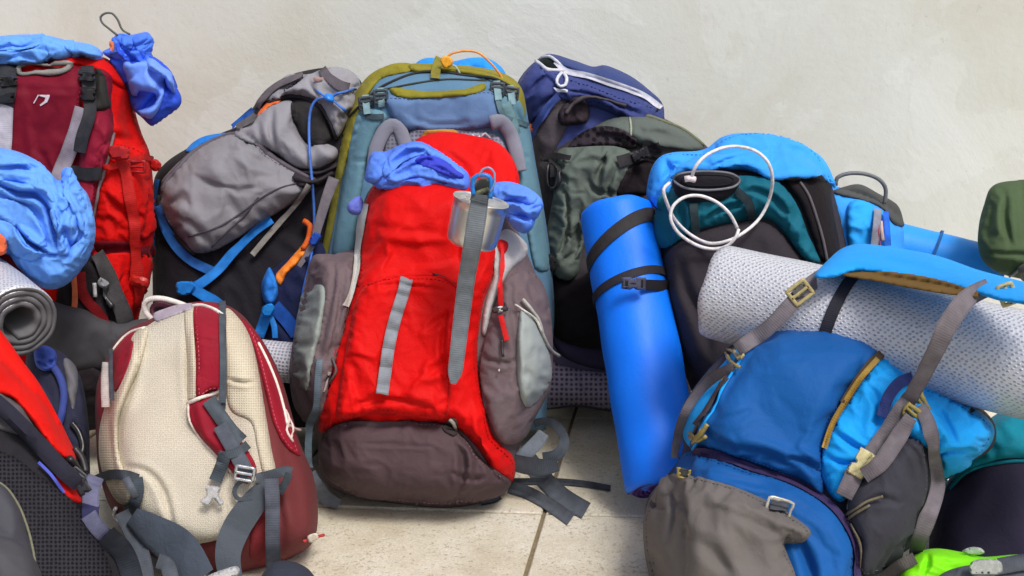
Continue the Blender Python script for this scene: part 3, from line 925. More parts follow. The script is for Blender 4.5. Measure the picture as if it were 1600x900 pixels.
strap(A, 'black_webbing', [(133,108),(136,140),(138,180),(128,215),(122,240)], 20, dk, lift=.006)
panel(A, 'wing_patch', [(146,112),(160,122),(166,150),(170,168),(146,174),(138,150)], .006, 8, fab((44,44,42)), g=4)
for cx, cy, a, w, h in ((132,124,2,26,17),(134,152,2,24,20)):
    buckle(A, cx, cy, a, w, h, plas((34,34,38)))
strap(A, 'black_webbing', [(10,100),(12,140),(6,168)], 30, dk, lift=.006)
buckle(A, 14, 132, 0, 30, 18, plas((30,30,34))); buckle(A, 8, 158, 0, 30, 17, plas((30,30,34)))
cord(A, 'haul_loop', [(28,112),(30,101),(50,98),(72,104),(95,104),(108,104),(104,112),(84,116),(56,118),(34,117)], 4.2, webm((128,128,124)), lift=.01, closed=True)
def emblem(form):
    """the small white bird mark printed on the back panel"""
    V = []; F = []; 
    for O in ([(50,166),(52,166),(60,153),(58,153)], [(57,153),(77,153),(75,158),(70,157),(62,156)], [(71,156),(77,155),(72,164),(61,170),(60,168),(68,162)]):
        Q = np.array(O, float); y = form.Yf(Q) - .0022; n = len(V)
        V += at(Q[:,0], Q[:,1], y).tolist(); V += at(Q[:,0], Q[:,1], y + .0012).tolist(); k = len(Q)
        F.append(tuple(n + i for i in range(k))[::-1]); F += [(n+i, n+(i+1)%k, n+k+(i+1)%k, n+k+i) for i in range(k)]
    return link('bird_emblem', V, F, plas((212,196,204), .6), form.root, smoothf=False)
emblem(A)
rw = webm((172, 20, 16))
strap(A, 'red_compression_strap', [(186,246),(194,270),(199,300),(206,340),(210,380),(211,430),(214,480)], 15, rw, lift=.008)
strap(A, 'red_strap', [(163,262),(190,258),(215,248),(238,250)], 9, rw, lift=.006)
plate(A, 'red_buckle', loc2(187,240,10,[(-14,-9),(14,-9),(16,0),(14,9),(-14,9)]), .008, plas((170,22,16), .4), .01)
plate(A, 'red_buckle', loc2(243,258,25,[(-9,-5),(-2,-9),(8,-5),(9,5),(0,10),(-9,5)]), .008, plas((170,20,16), .4), .012)
ladder(A, 211, 262, 0, 22, 16, plas((150,14,16)), lift=.012)
plate(A, 'red_buckle', loc2(214,440,10,[(-9,-6),(9,-5),(10,6),(-8,7)]), .006, plas((180,34,26), .4), .012)
panel(A, 'lower_back', [(100,400),(140,398),(155,420),(180,470),(196,520),(196,600),(90,600),(84,470)], .010, 16, fab((40,36,40)), dict(fold=[(.006,30,60,2)]))
panel(A, 'black_or_shade_base', [(-70,560),(60,570),(140,566),(206,560),(204,610),(184,667),(-70,667)], .012, 16, fab((44,38,42), .7), dict(fold=[(.006,30,60,2)]), g=5)  # near-black panel paints the shade at the foot of this red pack
strap(A, 'red_inner_trim', [(122,425),(126,460),(150,490),(170,520)], 16, webm((120,14,20)))
strap(A, 'dark_side_strap', [(150,395),(166,425),(182,465),(196,500),(205,540)], 24, webm((74,72,74)), lift=.01)
strap(A, 'orange_tab', [(111,425),(113,450),(112,480)], 9, webm((206,108,72)), lift=.006)
cord(A, 'white_zip_pull', [(143,442),(143,452),(143,463)], 3.4, plas((190,192,194)), lift=.012)
cord(A, 'black_clip', [(158,438),(165,448),(163,462),(176,480)], 4.5, plas((46,46,50)), lift=.012)
plate(A, 'grey_clip', loc2(158,443,40,[(-8,-6),(8,-6),(8,6),(-8,6)]), .005, plas((132,134,138)), .016)
# padded hip belt wing of the same pack, curving forward over the floor
HB = Form([(90,480,.15),(260,520,.22),(90,640,.15)]); HB.root = A.root
body(HB, 'hip_belt', [(60,470),(95,474),(125,482),(155,496),(190,502),(225,498),(280,500),(280,610),(215,612),(160,588),(120,584),(90,580),(66,560)], .05, 38, foam((66,66,70), .8), .03, dict(lump=[(.008, 90)]), seed=8)
strap(HB, 'hip_belt_trim', [(84,582),(120,590),(165,598),(215,612)], 22, webm((70,14,24)), lift=-.01)

# ------------------------------------------------------------------ light blue rain cover on top, and the stuff sack
sky = fab(SKY, .48, .5, .08, 34, .1, .35)
Bc = newform('rain_cover', 'light blue rain cover bunched over the top of the maroon pack at the upper left', 'rain cover', .42, 40, .42, z=.9)
body(Bc, 'folded_fabric', [(-80,66),(-20,58),(28,54),(70,55),(108,64),(138,74),(160,88),(150,102),(100,100),(60,112),(-10,112),(-80,116)], .11, 24, sky, .06,
     dict(sim=(.10, .05, .015), crump=[(.010, 38)], crease=[([(-20,76),(30,72),(62,64)],5,.018),([(-10,98),(30,86),(55,88)],5,.015),([(100,64),(112,76),(108,92)],4,.014)]), g=4, seed=21)
folds(Bc, 'upper_fold', sky, [
 ([(-60,84),(-10,80),(24,82),(56,76),(78,84),(60,98),(20,102),(-60,106)], .016),
 ([(-60,62),(0,58),(44,58),(74,64),(52,74),(20,78),(-60,78)], .014),
 ([(70,66),(92,66),(112,78),(106,94),(84,92),(74,80)], .012)], seed=330)
panel(Bc, 'upper_fold', [(100,72),(122,66),(148,72),(160,86),(140,92),(115,86)], .02, 9, sky, dict(fold=[(.006,18,20,2)]), g=4)

SS = newform('stuff_sack', 'crumpled royal blue stuff sack with a grey cord loop, hanging off the maroon pack', 'stuff sack', [(50,.40),(190,.36)], 215, .36, z=.62)
blu = fab((74, 122, 232), .45, .5, .1, 30, .1, .4); blu2 = fab((46, 82, 206), .45, .5, .1, 30, .1, .4)
body(SS, 'lower_drape', [(172,92),(205,88),(235,92),(262,114),(278,146),(278,164),(262,180),(238,196),(222,184),(206,168),(198,140),(180,112)], .05, 22, blu2, .05,
     dict(sim=(.16, .02, .02), crump=[(.008,30)], lap=[([(222,108),(240,124),(262,142),(270,160)],12,.014),([(200,128),(214,140),(240,150)],10,.010)], crease=[([(226,112),(240,130),(262,146)],5,.02),([(214,176),(238,150),(252,120)],6,.012)]), g=3.5, seed=24)
panel(SS, 'hanging_loop', [(190,100),(215,98),(238,112),(250,138),(246,168),(232,184),(214,172),(238,162),(234,146),(212,142),(204,150),(196,128)], .024, 10, fab((112,152,248), .45, .4), dict(fold=[(.005,20,50,2)]), g=3.5)
panel(SS, 'side_fold', [(222,98),(240,104),(262,124),(266,146),(256,142),(244,124),(228,116)], .018, 7, fab((112,152,248), .45, .4), g=3.5)
body(SS, 'gathered_neck', [(160,82),(172,74),(176,60),(188,52),(206,54),(230,50),(237,60),(236,84),(238,98),(214,106),(196,110),(178,96)], .055, 18, blu, .04,
     dict(sim=(.2,.02,.02), crump=[(.016,18)], puck=[(.008,9,9)], crease=[([(182,62),(200,84),(214,98)],4,.015),([(236,62),(214,72),(196,74)],4,.012)]), g=3, seed=27)
folds(SS, 'neck_pleat', blu2, [([(180,70),(190,66),(204,80),(216,98),(208,104),(196,96),(184,84)], .010)], seed=340)
folds(SS, 'neck_pleat', blu, [([(210,56),(228,54),(234,66),(230,84),(222,92),(214,78),(208,66)], .012), ([(190,56),(204,58),(208,72),(200,76),(190,68)], .008)], seed=345)
plate(SS, 'orange_tab', [(171,66),(177,65),(178,78),(172,80)], .003, fab((230,130,90)), .002, Y=.37)
cord(SS, 'grey_cord_loop', [(p[0], p[1], .36) for p in [(184,56),(172,46),(160,36),(157,27),(164,21),(175,21),(184,31),(189,43),(194,49),(203,54)]], 1.7, webm((96,98,92)))

# ------------------------------------------------------------------ light blue jacket bundle
Cc = newform('rain_cover', 'large light blue nylon cover bundled over the foil mat at the left edge', 'rain cover', [(230,.12),(450,.03)], 60, .05, z=.35)
body(Cc, 'bunched_fabric', [(-80,240),(-20,230),(25,236),(62,254),(92,282),(104,264),(112,262),(122,285),(138,306),(147,345),(144,385),(128,420),(102,446),(74,452),(50,440),(28,418),(10,398),(-80,404)], .085, 34, sky, .05,
     dict(sim=(.06, .12, .012), crump=[(.010, 70)], lap=[([(-20,296),(20,306),(52,318),(72,342),(84,384)],26,.026),([(-20,262),(30,262),(66,284),(96,318)],22,.014),([(104,272),(130,312),(140,352),(130,392)],16,-.012),([(10,372),(40,392),(76,402),(112,396)],18,.016),([(30,330),(50,352),(64,378)],14,.012)], puck=[(.008, 20, 16)],
          crease=[([(-10,286),(25,302),(54,310),(72,332),(84,384)],4,.06),([(-10,258),(30,262),(56,268),(80,292)],5,.02),([(24,352),(36,372),(54,386),(70,392)],3.5,.045),([(30,300),(60,304),(80,326)],5,.03),([(98,276),(124,312),(138,350)],6,.016),([(86,384),(98,360),(108,392)],5,.02),([(44,392),(76,398),(104,396)],3.5,.012),([(120,330),(112,380),(96,408)],7,.016)]), g=3.5, seed=31)
folds(Cc, 'fabric_fold', sky, [
 ([(30,404),(52,392),(84,398),(110,386),(128,372),(140,360),(134,400),(110,432),(84,446),(62,440),(42,428)], .014),
 ([(96,268),(110,262),(124,288),(138,308),(146,342),(142,370),(124,356),(112,326),(100,300)], .020),
 ([(-60,348),(0,344),(24,352),(44,376),(66,396),(48,408),(24,398),(4,380),(-60,372)], .016),
 ([(78,330),(96,326),(118,340),(122,366),(108,388),(92,396),(88,366)], .014)], seed=310)
panel(Cc, 'fabric_fold', [(-60,312),(-5,308),(28,316),(50,330),(64,352),(74,384),(60,384),(42,374),(20,352),(-10,340),(-60,340)], .014, 7, sky, dict(crump=[(.005,40)], sim=(.06,.08)), g=3, flat=True)
panel(Cc, 'fabric_flap', [(-60,238),(10,238),(50,258),(90,292),(108,318),(96,330),(64,300),(26,284),(-60,280)], .012, 6, sky, dict(crump=[(.006,44)], sim=(.06,.08)), g=3, flat=True)
plate(Cc, 'orange_lining', [(-30,364),(0,366),(10,378),(6,396),(-30,398)], .006, fab((226,110,70)), .0, Y=.0)

# ------------------------------------------------------------------ foil mat, left
p0 = at(33, 504, -.16); p1 = at(-215, 300, .55)
fr_o, fr = roll('foam_mat', p0, p1, .0785, .036, .0115, foilm(), foam((92,93,96), .7), seglen=.012, dent=.001, a0=R_(150), seed=3)
tag(fr_o, 'silver foil mat whose grey spiral end faces out below the light blue jacket', 'sleeping mat')

# ------------------------------------------------------------------ navy strap bag between
Gb = newform('hip_pouch', 'small navy pouch with a blue padded loop, wedged left of the cream backpack', 'pouch', [(540,.02),(720,-.12)], 105, -.1)
nav = fab((44,46,66), .6)
body(Gb, 'pouch_body', [(42,548),(70,540),(104,556),(126,590),(136,640),(140,700),(132,770),(60,770),(40,700)], .05, 26, nav, .04, dict(fold=[(.010,26,60,2)]), g=5)
panel(Gb, 'grey_side', [(100,560),(118,572),(122,600),(114,640),(104,600)], .008, 8, fab((104,104,110)))
cord(Gb, 'padded_loop', [(66,560),(82,572),(94,590),(100,615),(97,645),(90,668)], 6, fab((60,74,140)), lift=.004)
panel(Gb, 'crumpled_blue_cloth', [(54,545),(72,540),(88,552),(86,575),(70,580),(56,570)], .02, 9, fab((62,84,168), .5), dict(fold=[(.012,12,40,1.5)]), g=3)
cord(Gb, 'black_clip', [(112,660),(124,676),(130,700),(122,716)], 5, plas((34,34,38)), lift=.008)

# ================================================================== black and red pack, bottom left
Fp = newform('backpack', 'black backpack with a bright red edge panel and black mesh, bottom left corner', 'backpack', [(-60,600,-.34),(150,600,-.20),(150,900,-.42)], 40, -.4)
body(Fp, 'bag_body', [(-80,548),(-10,556),(30,590),(70,632),(112,700),(132,742),(150,800),(178,850),(196,905),(205,980,'c'),(-80,980,'c')], .10, 60, fab((40,39,44), .7), .08, dict(fold=[(.008,50,50,2)]), seed=41)
panel(Fp, 'red_edge_panel', [(-80,470),(-10,506),(10,528),(34,562),(62,600),(88,646),(106,682),(119,712),(112,724),(84,702),(60,672),(36,640),(14,620),(-80,590)], .022, 14, fab((216,20,12), .5, .5), dict(facet=[(.009,36,50,2)], crease=[([(60,610),(80,640),(100,700)],5,.01)]), g=4)
panel(Fp, 'grey_inner_panel', [(-60,600),(8,618),(38,642),(62,690),(30,680),(-60,650)], .008, 10, fab((92,90,94)), dict(fold=[(.004,22,30,2)]))
panel(Fp, 'lower_red_piece', [(86,736),(100,744),(120,762),(128,786),(108,780),(94,762)], .006, 8, fab((200,24,18)))
strap(Fp, 'padded_black_strap', [(-60,590),(0,634),(36,668),(72,706),(100,736),(124,756)], 27, fab((42,42,54), .7), lift=.012, th=.006, curl=.008)
strap(Fp, 'blue_piping', [(60,722),(80,742),(100,770)], 5, webm((80,90,190)), lift=.012)
mesh_k = meshm((44,43,50), (12,12,16), 150, .002)
panel(Fp, 'mesh_back', [(-60,705),(10,708),(60,742),(100,770),(134,806),(158,850),(178,905),(186,980),(-60,980)], .03, 34, mesh_k, dict(lump=[(.006,80)]), g=6)
panel(Fp, 'lumbar_pad', [(-60,752),(0,756),(28,790),(42,830),(54,880),(58,980),(-60,980)], .022, 20, foam((64,64,72), .7), g=5)
cord(Fp, 'olive_piping', [(-40,742),(2,756),(26,784),(42,822),(52,862),(58,905)], 2.2, plas((112,112,92), .7), lift=.001)
panel(Fp, 'lower_pad', [(-60,838),(0,838),(36,852),(58,880),(70,920),(70,980),(-60,980)], .03, 22, foam((70,70,76), .7), g=5)
for q in ([(108,716),(122,734),(132,756)], [(116,700),(128,716),(134,738)]):
    cord(Fp, 'black_clip', q, 6, plas((36,36,40), .4), lift=.012)
ladder(Fp, 122, 742, 40, 22, 14, plas((78,78,84), .4), lift=.03, bars=2)
buckle(Fp, 130, 764, 55, 18, 22, plas((54,54,60), .4), lift=.03)
lil = webm((104,106,134))
strap(Fp, 'lilac_belt', [(150,744,-.26),(142,768,-.29),(142,792,-.31)], 26, lil, lift=0)
strap(Fp, 'lilac_belt', [(138,804,-.32),(152,824,-.335),(170,842,-.35)], 26, lil, lift=0)
strap(Fp, 'dark_belt', [(166,836,-.355),(192,862,-.38),(206,900,-.41),(210,940,-.44)], 34, webm((44,48,58)), lift=0)
strap(Fp, 'lilac_belt', [(143,786,-.32),(141,798,-.325),(142,810,-.33)], 27, webm((46,48,84)), lift=0)
# ================================================================== cream and maroon pack
H = newform('backpack', 'cream mesh-backed backpack with dark red shoulder straps and maroon sides in the left foreground', 'backpack', [(470,-.02),(890,-.26)], 320, -.25)
brn = fab((104,48,50), .5, .4, .1, 26, .08, .35)
body(H, 'bag_body', [(166,560),(182,532),(205,512),(236,498),(262,484),(302,472),(346,474),(376,490),(398,515),(420,548),(440,592),(454,640),(468,690),(490,745),(497,800),(490,845),(462,868),(420,884),(360,896),(300,888),(230,864),(180,808),(156,744),(150,680),(150,610)], .13, 60, brn, .13,
     dict(lump=[(.010,90)], crease=[([(440,690),(462,760),(470,830)],9,.006),([(430,760),(440,820),(438,870)],6,.006)]), g=6, seed=51)
drk = fab((140,24,42), .5, .4)
panel(H, 'side_panel', [(376,498),(398,516),(418,548),(436,590),(450,640),(462,682),(470,712),(448,700),(428,664),(414,610),(402,560),(388,520)], .016, 14, drk, dict(facet=[(.010,30,70,2)]), g=4, st=(190,90,100))
cream = meshm((203,196,180), (180,171,152), 400, .0010, .45, (1, .8, 1), .10, .46)
creamf = meshm((206,197,176), (186,176,152), 260, .001, .1)
panel(H, 'side_panel', [(152,640),(156,592),(170,560),(186,536),(206,518),(214,530),(190,580),(172,640),(160,660)], .010, 12, drk)
panel(H, 'mesh_back_panel', [(180,600),(196,560),(214,524),(238,504),(266,490),(304,480),(348,482),(374,498),(392,530),(404,580),(414,640),(424,700),(432,745),(424,790),(378,828),(330,846),(280,850),(240,826),(206,800),(186,760),(176,700),(172,650)], .03, 34, cream,
     dict(lump=[(.004,80)], crease=[([(216,520),(214,570),(200,620),(186,660),(186,710)],4,.010),([(190,728),(226,736),(250,760),(264,800),(272,846)],5,.010),([(352,592),(376,597),(400,598)],3,.006),([(296,486),(294,560),(300,640),(318,690)],5,.008),([(356,760),(362,800),(360,836)],5,.006)]), g=5, seed=53, st=(150,140,120))
panel(H, 'smooth_cream_panel', [(352,484),(374,498),(392,532),(404,580),(414,640),(424,700),(430,742),(412,740),(402,700),(392,660),(360,640),(352,590)], .006, 10, creamf, dict(crease=[([(354,592),(376,597),(402,598)],3,.005)]), g=4)
panel(H, 'left_shoulder_strap', [(216,514),(232,512),(226,545),(214,585),(196,625),(186,660),(186,705),(196,740),(208,760),(204,786),(186,786),(170,764),(156,722),(155,675),(164,636),(182,604),(196,566),(204,532)], .026, 14, creamf, dict(lump=[(.003,40)]), g=4)
panel(H, 'strap_facing', [(184,552),(200,532),(208,534),(204,560),(192,592),(180,612),(176,590)], .010, 8, drk, g=4)
strap(H, 'white_side_band', [(166,566),(164,600),(165,636)], 13, webm((208,204,196)), lift=.014)
strap(H, 'load_strap', [(173,545),(173,585),(176,626)], 7, webm((72,80,88)), lift=.024)
cord(H, 'white_piping', [(176,548),(190,530),(206,518),(226,512)], 2.4, plas((222,216,204), .6))
cord(H, 'white_piping', [(404,536),(420,568),(434,604),(444,640),(450,668)], 2.6, plas((226,220,210), .6))
# right shoulder strap
panel(H, 'cream_strap_edge', [(288,482),(304,478),(308,540),(310,600),(306,624),(294,626),(292,560)], .014, 8, creamf, g=4)
panel(H, 'right_shoulder_strap', [(303,478),(330,474),(352,486),(352,540),(350,608),(330,612),(308,622),(306,560)], .024, 12, drk, dict(crease=[([(306,530),(330,533),(350,532)],3,.003)]), g=4, st=(190,90,100))
panel(H, 'strap_lower', [(296,628),(328,620),(350,640),(372,680),(398,722),(400,742),(384,756),(360,736),(334,706),(308,678),(294,652)], .024, 12, drk, dict(lump=[(.003,30)]), g=4)
cord(H, 'white_piping', [(300,478),(316,477),(336,484),(350,494)], 3, plas((226,220,210), .6))
cord(H, 'white_piping', [(294,630),(312,622),(332,616),(350,608)], 3.2, plas((226,220,210), .6))
cord(H, 'white_piping', [(294,632),(296,656),(312,684),(338,712),(362,738)], 2, plas((216,200,190), .6))
wb1 = webm((68,76,84)); wb2 = webm((82,88,98))
strap(H, 'load_strap', [(347,470),(348,520),(349,580),(347,640)], 11, wb1, lift=.006, taut=20)
strap(H, 'strap_webbing', [(326,624),(344,650),(362,674),(378,690)], 23, wb1, lift=.006)
strap(H, 'strap_webbing', [(344,664),(362,696),(380,728),(388,744)], 24, wb2, lift=.009)
strap(H, 'strap_webbing', [(388,694),(372,706),(352,712),(344,722)], 14, wb1, lift=.012)
strap(H, 'strap_webbing', [(352,706),(346,728),(336,752)], 20, wb1, lift=.012)
ladder(H, 382, 740, 10, 28, 20, plas((196,200,206), .25, .8), lift=.014, bars=1, r=2.4)
sil = plas((206,208,214), .25, .3)
plate(H, 'silver_buckle', [(322,760),(344,762),(342,774),(350,786),(342,790),(334,780),(326,790),(312,784),(322,774)], .007, sil, .014, g=3)
strap(H, 'webbing_loop', [(392,748),(374,754),(366,768),(374,780),(396,776)], 7, wb1, lift=.012)
# haul loop
cord(H, 'haul_loop', [(p[0], p[1], .0) for p in [(238,500),(228,488),(226,474),(236,467),(256,467),(280,474),(300,482)]], 4.6, webm((212,206,200)), flat=1.0)
cord(H, 'haul_loop_lining', [(p[0], p[1], .015) for p in [(244,498),(238,488),(240,478),(254,476),(274,482),(292,486)]], 4.2, webm((116,66,84)))
panel(H, 'top_cloth', [(240,490),(258,482),(278,476),(300,474),(300,482),(262,496),(244,502)], .008, 6, fab((168,156,168)), g=3)
# zip with pull cords
for q in ([(446,640),(452,655),(448,672),(458,690)], [(450,650),(458,668),(455,684)], [(448,662),(462,670),(470,672)]):
    cord(H, 'zip_pull_cord', q, 2.0, webm((216,196,190)), lift=.005)
cord(H, 'zip_pull_cord', [(474,846),(486,842),(498,838),(506,836)], 2.6, webm((186,60,60)), lift=.01)
plate(H, 'zip_pull', [(480,838),(494,833),(497,842),(484,848)], .004, plas((214,204,186)), .012, g=3)
# hip belt and loose webbing, lower left and right
strap(H, 'webbing_loop', [(146,752),(170,742),(196,742),(216,748)], 15, wb1, lift=.006)
strap(H, 'webbing_loop', [(214,746),(216,768),(208,792),(196,800)], 18, wb1, lift=.006)
strap(H, 'webbing_loop', [(196,746),(206,764),(214,778)], 12, wb2, lift=.008)
cord(H, 'silver_ring', [(181,794),(178,804),(186,814),(194,812)], 3.2, sil, lift=.016)
strap(H, 'strap_webbing', [(190,800,-.335),(206,832,-.36),(222,866,-.39),(232,920,-.43)], 24, wb2, lift=0)
strap(H, 'hip_belt_wing', [(206,806,-.33,30),(240,830,-.365,52),(278,858,-.395,64),(310,905,-.43,56)], 56, fab((70,78,90), .7), lift=0, th=.008, nx=8, curl=.004)
strap(H, 'strap_webbing', [(246,876,-.43),(262,884,-.435),(272,925,-.45)], 24, wb2, lift=0)
strap(H, 'hip_belt_wing', [(424,752,-.31,24),(396,786,-.345,40),(368,828,-.385,44),(356,870,-.42,40),(366,925,-.45,34)], 44, fab((74,80,88), .7), lift=0, th=.006, nx=6, curl=.003)
strap(H, 'hip_belt_webbing', [(424,748),(426,790),(426,840),(428,896)], 23, webm((78,82,94)), lift=.034, taut=30)
strap(H, 'hip_belt_webbing', [(400,748,-.345),(424,742,-.35),(446,736,-.35),(456,738,-.345)], 16, wb2, lift=0)
strap(H, 'hip_belt_webbing', [(452,740,-.352),(444,758,-.35),(436,770,-.345)], 12, wb1, lift=0)
panel(H, 'maroon_base', [(398,800),(420,780),(424,860),(410,880),(390,870)], .004, 8, fab((116,40,44)), g=4)
HP = Form([(860,-.36),(900,-.42)]); HP.root = H.root
body(HP, 'padded_belt_end', [(420,884),(440,876),(466,880),(488,896),(506,940),(430,960),(400,925)], .03, 16, fab((52,56,68), .7), .02, g=4)
plate(H, 'silver_buckle', loc2(350,898,-18,[(-26,-6),(20,-8),(26,-2),(20,8),(-24,8)]), .01, sil, .0, Y=-.47, g=4)
# ================================================================== grey pack with blue trim
I = newform('backpack', 'grey and black backpack with bright blue straps and elastic cord, slumped against the wall', 'backpack', [(110,.62),(560,.42)], 380, .45)
body(I, 'bag_body', [(240,285),(258,255),(300,228),(350,206),(372,196),(398,165),(440,125),(470,112),(520,106),(560,122),(572,160),(570,300),(560,420),(540,560),(520,668,'c'),(270,668,'c'),(244,560),(238,420)], .13, 60, fab((33,31,37), .65), .12, dict(fold=[(.012,50,60,2)]), seed=61)
g1 = fab((128,127,133), .5, .4, .07, 28, .08, .3); g2 = fab((140,139,146), .5, .4, .07, 28, .08, .3)
panel(I, 'main_pocket', [(250,308),(256,278),(298,238),(344,214),(370,210),(402,224),(432,248),(474,272),(492,282),(482,302),(444,326),(402,352),(372,372),(334,392),(302,395),(284,376),(262,350),(250,330)], .085, 46, g1,
      dict(lump=[(.006,60)], sim=(.03,.15), facet=[(.004,52,25,2.0)], puck=[(.008,24,18)], crease=[([(262,322),(284,308),(300,318)],7,.016),([(300,262),(330,286),(370,292)],10,.010),([(360,232),(400,250),(432,262)],6,.012),([(270,340),(300,350),(330,385)],8,.008)], lap=[([(290,262),(320,284),(360,294),(400,292)],24,.010),([(262,326),(280,312),(304,322)],14,.012)]), g=4, seed=63, st=(112,108,120))
for q in ([(468,282),(430,296),(396,318),(352,348),(292,370)], [(404,308),(380,338),(352,362),(330,384)]):
    cord(I, 'dark_seam', q, 1.5, plas((70,64,74), .8), lift=-.001)
cord(I, 'charcoal_piping', [(254,300),(262,280),(300,240),(345,216),(370,211),(402,225),(432,249),(470,272),(492,282)], 4, plas((88,80,90), .7), lift=.001)
cord(I, 'charcoal_piping', [(250,308),(254,335),(268,360),(288,382),(304,396)], 4.5, plas((36,32,38), .8), lift=.001)
panel(I, 'side_gusset', [(252,284),(270,262),(300,238),(290,250),(266,274),(256,292)], .004, 5, fab((130,128,124)), g=4)
panel(I, 'upper_pocket', [(366,212),(392,190),(418,168),(456,158),(464,200),(482,226),(500,222),(526,232),(524,250),(496,264),(462,262),(424,236)], .05, 28, g2,
      dict(sim=(.04,.12), facet=[(.006,28,82,2.2)], crease=[([(428,172),(424,200),(430,232)],5,.012),([(404,190),(408,216),(418,232)],4,.008)]), g=4, seed=64)
panel(I, 'black_patch', [(455,160),(500,160),(510,185),(520,212),(514,222),(498,226),(482,226),(466,202)], .02, 12, fab((46,44,46), .6), dict(fold=[(.006,20,10,2)]), g=4)
panel(I, 'hood', [(398,164),(430,132),(452,116),(482,116),(504,108),(532,105),(560,122),(564,165),(548,182),(528,214),(514,190),(500,165),(474,152),(440,150),(416,158)], .05, 22, fab((140,139,146), .55, .45), dict(sim=(.06,.08), facet=[(.006,26,20,2)], puck=[(.006,18,14)], crease=[([(410,164),(428,142),(452,128),(474,118)],5,.016),([(500,152),(484,128),(500,114)],4,.008)]), g=4, seed=65)
strap(I, 'dark_shadow_strap', [(402,166),(424,140),(446,124),(472,116)], 10, webm((92,86,92)), lift=.002)  # this band and the next put the hood's dark shadow into colour
strap(I, 'dark_shadow_strap', [(504,108),(514,120),(532,132),(546,136)], 14, webm((86,80,88)), lift=.003)
plate(I, 'tan_patch', [(492,122),(506,120),(506,127),(495,129)], .002, fab((160,130,124)), .003, g=3)
cord(I, 'black_edge', [(420,160),(440,152),(470,152),(500,166),(516,190),(526,216)], 3.5, plas((34,30,34), .8), lift=.0)
panel(I, 'orange_lining', [(400,184),(410,168),(418,158),(438,154),(436,161),(420,168),(412,178)], .008, 6, fab((226,104,48)), g=3)
strap(I, 'blue_zip_pull', [(364,198),(378,186),(396,170)], 9, webm((36,92,170)), lift=.012)
strap(I, 'grey_tab', [(372,200),(386,194),(400,180)], 12, webm((92,90,94)), lift=.006)
panel(I, 'blue_tab', [(290,236),(302,222),(322,212),(352,208),(356,214),(334,218),(312,228),(300,238)], .016, 6, fab((30,118,206)), dict(fold=[(.008,9,40,1.5)]), g=3)
bl = webm((36,124,210)); bl2 = webm((44,104,182))
cord(I, 'elastic_cord', [(558,138),(540,140),(524,144),(515,150),(500,152),(488,164),(483,190),(484,240),(488,290),(491,340),(488,400),(480,440)], 2.2, plas((66,112,196), .5), lift=.012, taut=40)
cord(I, 'elastic_cord', [(496,140),(506,146),(516,152),(528,160),(541,172)], 2.2, plas((46,110,200), .5), lift=.014)
yb_ = float(I.Yf(np.array([[515., 151.]]))[0])
def rootoff(f): return f.root
cl = link('cord_lock', *(lambda V, F: (V, F))(*(lambda c: ([(c[0] + .0125*math.sin(math.pi*i/8)*math.cos(math.pi*j/8), c[1] + .0125*math.sin(math.pi*i/8)*math.sin(math.pi*j/8), c[2] + .0135*math.cos(math.pi*i/8)) for i in range(9) for j in range(16)], [(i*16+j, (i+1)*16+j, (i+1)*16+(j+1)%16, i*16+(j+1)%16) for i in range(8) for j in range(16)]))(at(515, 151, yb_ - .02))), plas((34,126,222), .35), I.root)
strap(I, 'blue_trim', [(246,280),(242,310),(240,345),(238,385)], 8, bl, lift=.004)
strap(I, 'blue_trim', [(246,322),(258,356),(276,386),(300,408),(332,424)], 15, bl2, lift=.01)
strap(I, 'blue_strap', [(276,450),(304,448),(338,424),(366,392),(396,362),(424,342)], 15, bl, lift=.02, taut=10)
strap(I, 'blue_strap', [(294,446),(316,460),(340,474),(362,500)], 17, bl, lift=.022)
plate(I, 'blue_buckle', [(276,442),(296,440),(306,448),(296,460),(278,460)], .008, plas((34,126,214), .4), .026, g=3)
strap(I, 'grey_webbing', [(482,288),(462,318),(440,344),(416,372),(394,398)], 9, webm((134,130,126)), lift=.02, taut=20)
panel(I, 'dark_pad', [(458,272),(490,262),(530,254),(528,272),(500,290),(470,292)], .012, 8, fab((52,46,52)), dict(fold=[(.006,12,10,2)]), g=4)
for q in ([(458,276),(490,284),(520,270)], [(466,268),(498,270),(528,258)]):
    cord(I, 'dark_seam', q, 3, plas((40,34,40), .8), lift=.004)
strap(I, 'side_strap', [(522,278,.34,18),(510,310,.335,16),(498,350,.33,14),(490,378,.325,11),(470,412,.32,8),(430,474,.31,8)], 12, webm((122,116,124)), lift=0)
plate(I, 'blue_buckle', loc2(492,374,-60,[(-9,-6),(9,-6),(9,6),(-9,6)]), .008, plas((34,80,180), .4), .0, Y=.315, g=3)
# lower pocket with orange strap
panel(I, 'navy_pocket', [(412,440),(430,418),(470,388),(500,378),(520,400),(510,470),(490,540),(440,560),(414,520)], .03, 24, fab((28,34,66), .6), dict(fold=[(.010,34,60,2)]), g=5)
panel(I, 'orange_strap', [(478,378),(484,384),(466,410),(448,428),(438,446),(431,430),(450,408),(464,392)], .010, 6, fab((244,136,52), .5), g=3)
cord(I, 'orange_cord', [(474,345),(484,352),(482,372),(474,388)], 4.5, webm((206,92,30)), lift=.012)
panel(I, 'blue_fold', [(416,424),(422,418),(432,440),(434,462),(424,478),(412,470),(408,446)], .02, 9, fab((42,118,206), .5), dict(fold=[(.008,14,60,1.5)]), g=3)
plate(I, 'blue_buckle', [(410,480),(424,474),(430,484),(422,494),(410,492)], .008, plas((36,136,222), .4), .014, g=3)
strap(I, 'blue_strap', [(416,492),(410,510),(404,526)], 17, bl, lift=.014)
strap(I, 'blue_strap', [(420,490),(428,508),(430,528)], 9, bl, lift=.014)
strap(I, 'blue_trim', [(428,478),(448,500),(464,522)], 22, webm((26,76,160)), lift=.006)
